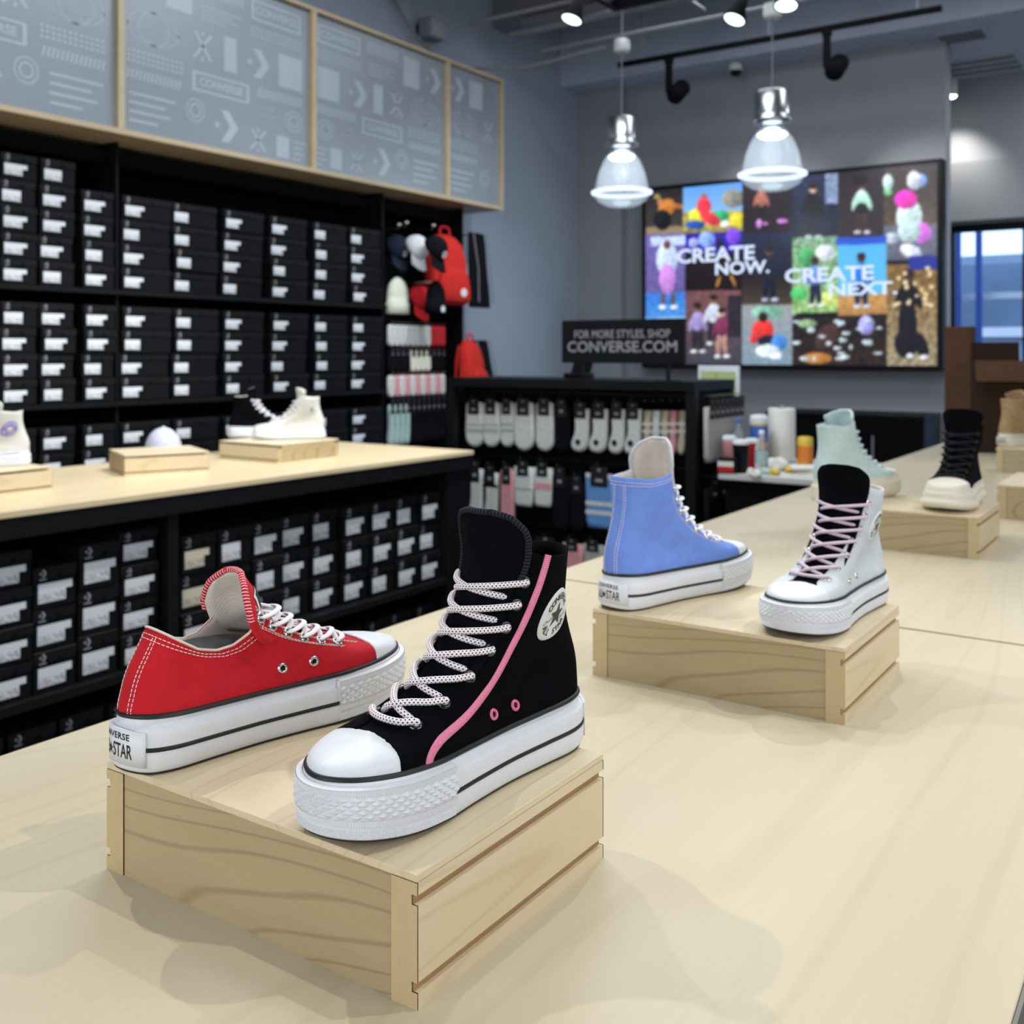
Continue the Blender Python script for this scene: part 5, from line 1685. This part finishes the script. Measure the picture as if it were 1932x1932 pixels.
MB().lathe([(0, 0), (.07, 0), (.07, .0075), (.018, .0076), (.018, .29), (0, .29)], 24).build('holder', M['chrome'], o)
o = thing('wipes_canister', 'white capped canister with blue label beside the paper roll', 'canister', cpos(1432, 876))
M['label_blue'] = plain('label_blue', (58, 98, 176), 0.5, 0, 0.4, 0.25, 60)
M['label_yellow'] = plain('label_yellow', (206, 176, 60), 0.5, 0, 0.4, 0.25, 60)
MB().lathe([(0, 0), (.042, 0), (.044, .01), (.044, .075), (.0445, .076), (.0445, .20), (.044, .21)], 24).build('body', M['label_yellow'], o, True)
MB().lathe([(.0449, .11), (.0449, .195)], 24).build('label', M['label_blue'], o, True)
MB().lathe([(.0455, .205), (.0465, .225), (.042, .245), (.02, .25), (0, .25)], 24).build('lid', M['white_paint'], o, True)
n = NT('bottle_plastic'); n.base((.8, .9, .95, 1), 0.1); n.b.inputs['Transmission Weight'].default_value = .85; n.b.inputs['IOR'].default_value = 1.2
M['bottle'] = n.m
def bottle(label, px, py, h, r, mat, capm, band=None):
    o = thing('bottle', label, 'bottle', cpos(px, py), 0, 'bottles on the counter')
    MB().lathe([(0, 0), (r * .95, 0), (r, .008), (r, h * .58), (r * .8, h * .70), (r * .36, h * .84), (r * .34, h * .90)], 20).build('body', mat, o, True)
    MB().lathe([(r * .42, h * .90), (r * .42, h), (0, h)], 16).build('bottle_cap', capm, o, True)
    if band: MB().lathe([(r * 1.02, h * .22), (r * 1.02, h * .52)], 20).build('band', band, o, True)
bottle('clear water bottle with blue cap on the counter', 1393, 878, .235, .033, M['bottle'], M['label_blue'], M['paper'])
bottle('clear green-tinted bottle before the canister', 1437, 893, .20, .03, M['bottle'], M['white_paint'], M['sock_mint'])
M['orange'] = plain('orange_label', (214, 120, 48), 0.5, 0, 0.4, 0.1, 40)
o = thing('spray_can', 'orange and yellow can at the right of the counter', 'can', cpos(1519, 884))
MB().lathe([(0, 0), (.036, 0), (.038, .006), (.038, .03)], 20).build('can_base', M['label_yellow'], o, True)
MB().lathe([(.038, .03), (.038, .11)], 20).build('can_label', M['orange'], o, True)
MB().lathe([(.038, .11), (.036, .15), (.02, .155), (0, .155)], 20).build('can_lid', M['label_yellow'], o, True)
def tumbler(label, px, py, h, r, body, lid):
    o = thing('tumbler', label, 'cup', cpos(px, py), 0, 'cups on the counter')
    MB().lathe([(0, 0), (r * .82, 0), (r, h * .86)], 20).build('cup_body', body, o, True)
    MB().lathe([(r * 1.06, h * .86), (r * 1.06, h * .93), (r * .8, h), (0, h)], 20).build('cup_lid', lid, o, True)
tumbler('dark tumbler with white lid on the counter', 1398, 892, .155, .038, M['black'], M['white_paint'])
tumbler('white lidded cup with pink print left of the dark tumbler', 1376, 884, .16, .034, M['sock_pink'], M['white_paint'])
tumbler('dark red cup with pale lid right of the dark tumbler', 1418, 886, .15, .032, M['sock_red'], M['white_paint'])
random.seed(5)
for k, (px, py, s, mt, lab) in enumerate(((1418, 899, .035, 'paper', 'crumpled white tissue beside the dark tumbler'), (1462, 888, .06, 'paper', 'large crumpled white paper below the towel roll'), (1458, 897, .03, 'label_yellow', 'small yellow wrapper at the counter edge'), (1486, 892, .028, 'label_yellow', 'yellow wrapped packet below the towel roll'), (1440, 895, .035, 'sock_mint', 'pale green wrapper on the counter'))):
    bm_ = bmesh.new(); bmesh.ops.create_icosphere(bm_, subdivisions=2, radius=s)
    for v in bm_.verts: v.co *= random.uniform(.7, 1.15); v.co.z = max(v.co.z * .7, -s * .35)
    me = bpy.data.meshes.new('paper_wad'); bm_.to_mesh(me); bm_.free(); me.materials.append(M[mt])
    o = link('paper_wad', me); c3 = cpos(px, py); o.location = (c3[0], c3[1] + .02, c3[2] + s * .35); tag(o, lab, 'paper', 'litter on the counter')
o = thing('paper_stack', 'loose stack of papers at the right of the counter', 'papers', cpos(1532, 890), .3)
for k in range(5):
    m_ = MB().box(-.11, .11, -.08, .08, k * .005, k * .005 + .004); m_.xform(Matrix.Rotation(.12 * (k - 2), 4, 'Z')); m_.build('sheet', M['paper'] if k != 3 else M['label_yellow'], o)
o = thing('snack_box', 'small black, white and red carton at the left counter edge', 'carton', cpos(1358, 893) if False else (-1.875, 4.568, CZ + .0005), .05)
MB().box(-.045, .045, -.03, .03, 0, .07).build('box_body', M['black'], o)
MB().box(-.046, .03, -.0312, -.0302, .005, .03).build('red_label', M['sock_red'], o); MB().box(-.046, .03, -.0312, -.0302, .031, .055).build('white_label', M['paper'], o)
o = thing('monitor', 'small till monitor with a green grid on screen behind the stand', 'monitor', (on_y(1358, 800, 5.28).x, 5.28, CZ + .0005), -.12)
MB().box(-.09, .09, -.06, .06, 0, .012).build('monitor_foot', M['black'], o)
MB().box(-.02, .02, .0, .02, .012, .30).build('monitor_stem', M['black'], o)
bevel(MB().box(-.125, .125, -.02, -.001, .27, .49).build('monitor_frame', M['fascia_white'], o), .004)
M['screen_green'] = glow('till_screen', (176, 200, 140), .62)
M['screen_line'] = glow('till_lines', (120, 140, 96), .4)
sc_ = MB().box(-.105, .11, -.022, -.0205, .285, .46).build('screen', M['screen_green'], o)
for k in range(1, 4):
    MB().box(-.105, .11, -.0226, -.0221, .285 + k * .044 - .0015, .285 + k * .044 + .0015).build('grid_line', M['screen_line'], sc_)
MB().box(-.01, -.006, -.0226, -.0221, .285, .46).build('grid_line', M['screen_line'], sc_)
# low black cabinet under the screen
a, b_ = on_y(1450, 797, 7.7), on_y(1745, 800, 7.7)
o = thing('back_cabinet', 'low black cabinet below the wall screen', 'cabinet', ((a.x + b_.x) / 2, 7.9, 0))
W2 = (b_.x - a.x) / 2
MB().box(-W2, W2, -.22, .28, .0, .93).build('cabinet_body', M['black'], o)
bevel(MB().box(-W2 - .01, W2 + .01, -.24, .285, .9305, .955).build('cabinet_top', M['black'], o), .003)
for k in range(3):
    x0 = -W2 + .01 + k * (2 * W2 - .02) / 3
    dr = MB().box(x0 + .004, x0 + (2 * W2 - .02) / 3 - .004, -.238, -.2205, .06, .92).build('cabinet_door', M['black_matte'], o)
    MB().box(x0 + .03, x0 + .045, -.255, -.2385, .62, .80).build('door_handle', M['steel_grey'], dr)

# ------------------------------------------------------------------ wall screen
SY = 8.06
tl_, br_ = on_y(1217, 362, SY), on_y(1769, 690, SY)
tx0, tx1, tz0, tz1 = tl_.x, br_.x, 1.305, 2.80
tv = thing('wall_screen', 'large wall screen showing a collage of photographs', 'screen', ((tx0 + tx1) / 2, SY, (tz0 + tz1) / 2))
cxx, czz = (tx0 + tx1) / 2, (tz0 + tz1) / 2
bevel(MB().box(tx0 - .035 - cxx, tx1 + .035 - cxx, .003, .138, tz0 - .035 - czz, tz1 + .035 - czz).build('screen_housing', M['black'], tv), .01)
nu, nv_ = 340, 210
U, V_ = np.meshgrid(np.linspace(tx0, tx1, nu), np.linspace(tz0, tz1, nv_), indexing='ij')
dep = -_s * U + _c * SY; lat = _c * U + _s * SY
ZX = (966 + F_PX * lat / dep - 1200) * 3.22; ZY = (HORIZON - F_PX * (V_ - EYE) / dep - 300) * 3.22
img = np.zeros((nu, nv_, 3)); img[:] = (18, 20, 28)
nse = rng.random((nu, nv_))
for _ in range(3):
    nse = (nse + np.roll(nse, 1, 0) + np.roll(nse, 1, 1) + np.roll(nse, (1, 1), (0, 1))) / 4
nse = np.clip(.5 + (nse - nse.mean()) / nse.std() * .28, 0, 1)
def rect(x0, y0, x1, y1, c, c2=None, slope=0.0, noise=0.0):
    yo = (ZX - 950) * slope
    m_ = (ZX >= x0) & (ZX < x1) & (ZY - yo >= y0) & (ZY - yo < y1)
    if c2 is None: img[m_] = c
    else:
        t = np.clip((ZY - yo - y0) / (y1 - y0), 0, 1)[..., None]
        img[m_] = ((1 - t) * np.array(c) + t * np.array(c2))[m_]
    if noise: img[m_] = img[m_] * (1 + noise * (nse[m_][:, None] - .5))
def ell(cx, cy, rx, ry, c, rot=0.0):
    dx, dy = ZX - cx, ZY - cy; cr, sr = math.cos(rot), math.sin(rot)
    m_ = ((dx * cr + dy * sr) / rx) ** 2 + ((-dx * sr + dy * cr) / ry) ** 2 < 1
    if m_.any():
        sh = (1.06 - .18 * (dx / max(rx, ry)) - .14 * (dy / max(rx, ry)) + .30 * (nse - .5))[m_][:, None]
        img[m_] = np.clip(np.array(c) * sh, 0, 255)
def fig(cx, cy, h, top, legs, skin=(150, 108, 84), hair=(40, 30, 26), shoe=(225, 228, 235), lean=0.0):
    ell(cx + lean * h * .1 - h * .06, cy + h * .28, h * .055, h * .28, legs, .06); ell(cx + lean * h * .1 + h * .06, cy + h * .28, h * .055, h * .28, legs, -.06)
    ell(cx, cy - h * .08, h * .14, h * .20, top); ell(cx - h * .13, cy - h * .04, h * .05, h * .17, top, .3); ell(cx + h * .13, cy - h * .04, h * .05, h * .17, top, -.3)
    ell(cx, cy - h * .36, h * .075, h * .085, skin); ell(cx, cy - h * .40, h * .08, h * .055, hair)
    ell(cx - h * .08, cy + h * .53, h * .07, h * .035, shoe); ell(cx + h * .10, cy + h * .53, h * .07, h * .035, shoe)
S1 = -.04
rect(55, 0, 285, 440, (26, 26, 34), (70, 64, 60), S1, .3); rect(60, 380, 285, 440, (150, 130, 104), None, S1)
ell(150, 265, 20, 26, (160, 112, 84)); ell(185, 300, 46, 62, (188, 120, 52), .5); ell(245, 285, 60, 16, (180, 110, 50), .2); ell(160, 370, 52, 62, (22, 28, 34)); ell(128, 230, 22, 16, (150, 128, 70))
rect(285, 0, 645, 300, (66, 138, 232), (132, 186, 240), S1); rect(285, 300, 645, 445, (196, 178, 92), (150, 140, 70), S1, .5)
ell(590, 240, 70, 55, (128, 130, 120)); ell(380, 340, 60, 40, (224, 214, 60)); ell(620, 370, 50, 45, (220, 206, 50)); ell(520, 345, 46, 34, (48, 164, 104)); ell(360, 400, 60, 26, (40, 80, 170))
ell(412, 230, 18, 24, (150, 104, 80)); ell(412, 285, 44, 52, (222, 60, 74)); ell(450, 360, 70, 34, (214, 54, 70), .5); ell(540, 395, 30, 20, (230, 232, 230))
rect(645, 0, 950, 440, (30, 22, 32), (38, 30, 40), S1, .2); fig(762, 260, 250, (170, 106, 92), (30, 24, 34), shoe=(200, 130, 210)); ell(890, 378, 34, 14, (206, 128, 220)); ell(748, 392, 18, 28, (196, 130, 214))
rect(950, 0, 1225, 480, (44, 56, 92), (30, 34, 52), S1, .3); rect(1150, 80, 1225, 280, (130, 150, 186), None, S1, .4); fig(1075, 300, 330, (24, 25, 30), (26, 30, 40), skin=(216, 180, 160), shoe=(206, 214, 230))
rect(1225, 0, 1508, 490, (40, 32, 40), (54, 46, 54), S1, .15); fig(1372, 275, 320, (176, 224, 206), (64, 46, 46), skin=(110, 72, 58), shoe=(210, 222, 238)); ell(1358, 130, 48, 36, (24, 18, 22)); ell(1370, 300, 40, 34, (26, 34, 36))
rect(1508, 0, 1830, 430, (46, 38, 46), (92, 78, 66), S1, .3); ell(1530, 140, 32, 50, (190, 226, 222)); ell(1530, 200, 26, 22, (124, 196, 140)); ell(1740, 130, 26, 40, (120, 160, 236)); ell(1690, 130, 46, 58, (198, 206, 222)); ell(1660, 360, 80, 120, (190, 214, 216)); ell(1640, 245, 70, 58, (230, 50, 178)); ell(1735, 450, 62, 66, (214, 112, 226)); ell(1650, 545, 80, 52, (206, 216, 236), .4)
rect(1508, 430, 1830, 640, (110, 112, 130), (96, 100, 120), S1, .2); ell(1670, 560, 70, 40, (214, 222, 240), .4); ell(1555, 480, 46, 34, (178, 190, 210)); ell(1735, 450, 60, 62, (206, 104, 220)); ell(1660, 440, 70, 70, (176, 200, 206))
rect(55, 425, 300, 780, (112, 104, 178), (104, 90, 150), S1, .2); rect(55, 780, 300, 935, (52, 120, 214), (80, 150, 226), S1, .3); rect(55, 935, 300, 990, (190, 226, 250), None, S1)
rect(90, 440, 320, 495, (196, 214, 246), None, S1, .3); ell(188, 610, 66, 100, (188, 204, 238)); ell(188, 520, 22, 26, (96, 70, 70)); ell(190, 730, 48, 90, (192, 134, 216)); ell(165, 850, 14, 40, (96, 76, 80)); ell(225, 850, 14, 40, (96, 76, 80)); ell(160, 900, 24, 14, (220, 230, 244)); ell(232, 900, 24, 14, (220, 230, 244))
rect(300, 425, 645, 545, (50, 40, 170), (60, 48, 190), S1, .6); ell(430, 490, 50, 50, (130, 160, 240)); ell(590, 470, 40, 50, (120, 70, 220)); ell(350, 510, 30, 30, (160, 170, 236)); ell(510, 520, 26, 40, (30, 24, 70))
rect(300, 545, 645, 790, (34, 26, 34), (20, 18, 24), S1, .2); ell(500, 745, 10, 40, (170, 120, 50), .3); ell(590, 740, 10, 44, (170, 120, 50), -.4)
rect(300, 790, 635, 1260, (120, 80, 84), (62, 66, 80), S1 * .4, .25); fig(375, 1010, 300, (150, 138, 190), (40, 38, 50), skin=(110, 80, 70)); fig(470, 960, 300, (196, 206, 224), (40, 38, 48), skin=(120, 90, 80)); fig(520, 1040, 300, (116, 50, 84), (170, 130, 120), skin=(210, 170, 150)); rect(560, 830, 635, 1080, (44, 40, 52), None, 0, .3)
rect(640, 440, 950, 700, (34, 42, 72), (28, 32, 50), S1, .2); rect(640, 700, 950, 890, (34, 32, 36), (74, 64, 54), S1, .2); fig(810, 680, 330, (30, 34, 56), (22, 26, 44), skin=(96, 74, 70), shoe=(170, 190, 230))
rect(640, 885, 970, 1260, (150, 156, 160), (124, 150, 170), 0, .15); ell(800, 930, 100, 40, (120, 170, 150)); ell(770, 1040, 66, 64, (222, 54, 54)); ell(722, 1080, 26, 44, (206, 60, 60), .4); ell(772, 960, 28, 30, (40, 30, 28)); ell(800, 1110, 60, 40, (30, 34, 50)); ell(870, 1115, 50, 46, (70, 130, 206)); ell(800, 1165, 74, 40, (206, 222, 240)); ell(850, 1195, 40, 22, (220, 232, 244))
rect(950, 480, 1225, 940, (120, 160, 130), (146, 190, 120), S1, .5); ell(1040, 600, 60, 60, (70, 150, 90)); ell(1150, 570, 60, 50, (206, 214, 226)); ell(1190, 850, 80, 50, (190, 206, 120)); ell(990, 820, 50, 40, (80, 190, 110)); fig(1090, 730, 300, (92, 130, 214), (30, 36, 60), skin=(60, 44, 44))
rect(1225, 490, 1525, 850, (84, 178, 234), (96, 190, 238), S1); rect(1215, 490, 1520, 535, (44, 84, 206), None, S1); rect(1225, 840, 1525, 965, (196, 150, 90), (176, 130, 80), S1, .2); fig(1368, 720, 330, (40, 116, 206), (26, 44, 76), skin=(70, 46, 40), shoe=(186, 206, 246))
rect(1525, 640, 1830, 1260, (128, 96, 54), (150, 140, 116), 0, .5); rect(1660, 620, 1830, 705, (40, 52, 150), None, S1); fig(1655, 860, 420, (24, 22, 30), (24, 22, 32), skin=(70, 50, 44)); ell(1650, 1010, 56, 180, (22, 22, 32)); ell(1640, 1120, 70, 90, (24, 24, 34)); ell(1730, 1130, 40, 80, (22, 22, 32), -.4); ell(1665, 1195, 26, 15, (216, 222, 240)); ell(1752, 1205, 30, 16, (216, 222, 240))
for k in range(22):
    ell(1560 + rng.random() * 240, 650 + rng.random() * 250, 8 + rng.random() * 9, 8 + rng.random() * 9, (230, 210, 160))
rect(950, 955, 1515, 1260, (34, 30, 34), (48, 36, 34), 0, .5); ell(1100, 1210, 90, 34, (176, 120, 60)); ell(1400, 1010, 50, 60, (150, 150, 220)); ell(1040, 1000, 60, 26, (140, 170, 130)); ell(1160, 1080, 60, 90, (70, 48, 48), .6)
for k in range(26):
    ell(970 + rng.random() * 530, 980 + rng.random() * 250, 10 + rng.random() * 24, 7 + rng.random() * 10, (186, 206, 216))
for _ in range(2):
    pad = np.pad(img, ((1, 1), (1, 1), (0, 0)), 'edge')
    img = (pad[:-2, 1:-1] + pad[2:, 1:-1] + pad[1:-1, :-2] + pad[1:-1, 2:] + 2 * pad[1:-1, 1:-1]) / 6
lin = np.where(img / 255 <= .04045, img / 255 / 12.92, ((np.clip(img, 0, 255) / 255 + .055) / 1.055) ** 2.4)
vs = np.stack([U - cxx, np.zeros_like(U), V_ - czz], -1).reshape(-1, 3)
fs = [(i * nv_ + j, (i + 1) * nv_ + j, (i + 1) * nv_ + j + 1, i * nv_ + j + 1) for i in range(nu - 1) for j in range(nv_ - 1)]
n = NT('screen_picture'); at = n.node('ShaderNodeAttribute', attribute_name='picture'); n.base((.01, .01, .01, 1), .25)
n.put(n.b.inputs['Emission Color'], at.outputs['Color']); n.b.inputs['Emission Strength'].default_value = 1.15
M['screen_picture'] = n.m
so = mesh_obj('screen_picture', vs, fs, M['screen_picture'], tv)
ca = so.data.color_attributes.new('picture', 'FLOAT_COLOR', 'POINT')
ca.data.foreach_set('color', np.c_[lin.reshape(-1, 3), np.ones(nu * nv_)].astype(np.float32).ravel())
M['screen_text'] = glow('screen_text', (214, 228, 255), 1.1)
def tvtext(s, x0, x1, yc, hgt):
    a_, b2 = on_y(1200 + x0 / 3.22, 300 + yc / 3.22, SY), on_y(1200 + x1 / 3.22, 300 + yc / 3.22, SY)
    v, f = text_mesh(s, 1.0, .03, 1.0)
    xs_ = [p[0] for p in v]; ysv = [p[1] for p in v]
    kx = (b2.x - a_.x) / (max(xs_) - min(xs_)); dpt = (-_s * a_.x + _c * SY)
    ky = hgt / 3.22 * dpt / F_PX / (max(ysv) - min(ysv)); my = (max(ysv) + min(ysv)) / 2
    zc = (a_.z + b2.z) / 2
    MB().add([(a_.x + (p[0] - min(xs_)) * kx - cxx, -.003, zc - czz + (p[1] - my) * ky) for p in v], f).build('screen_lettering', M['screen_text'], so)
tvtext('CREATE', 250, 722, 580, 88)
tvtext('NOW.', 482, 812, 660, 78)
tvtext('CREATE', 905, 1445, 700, 88)
tvtext('NEXT.', 1172, 1588, 788, 78)
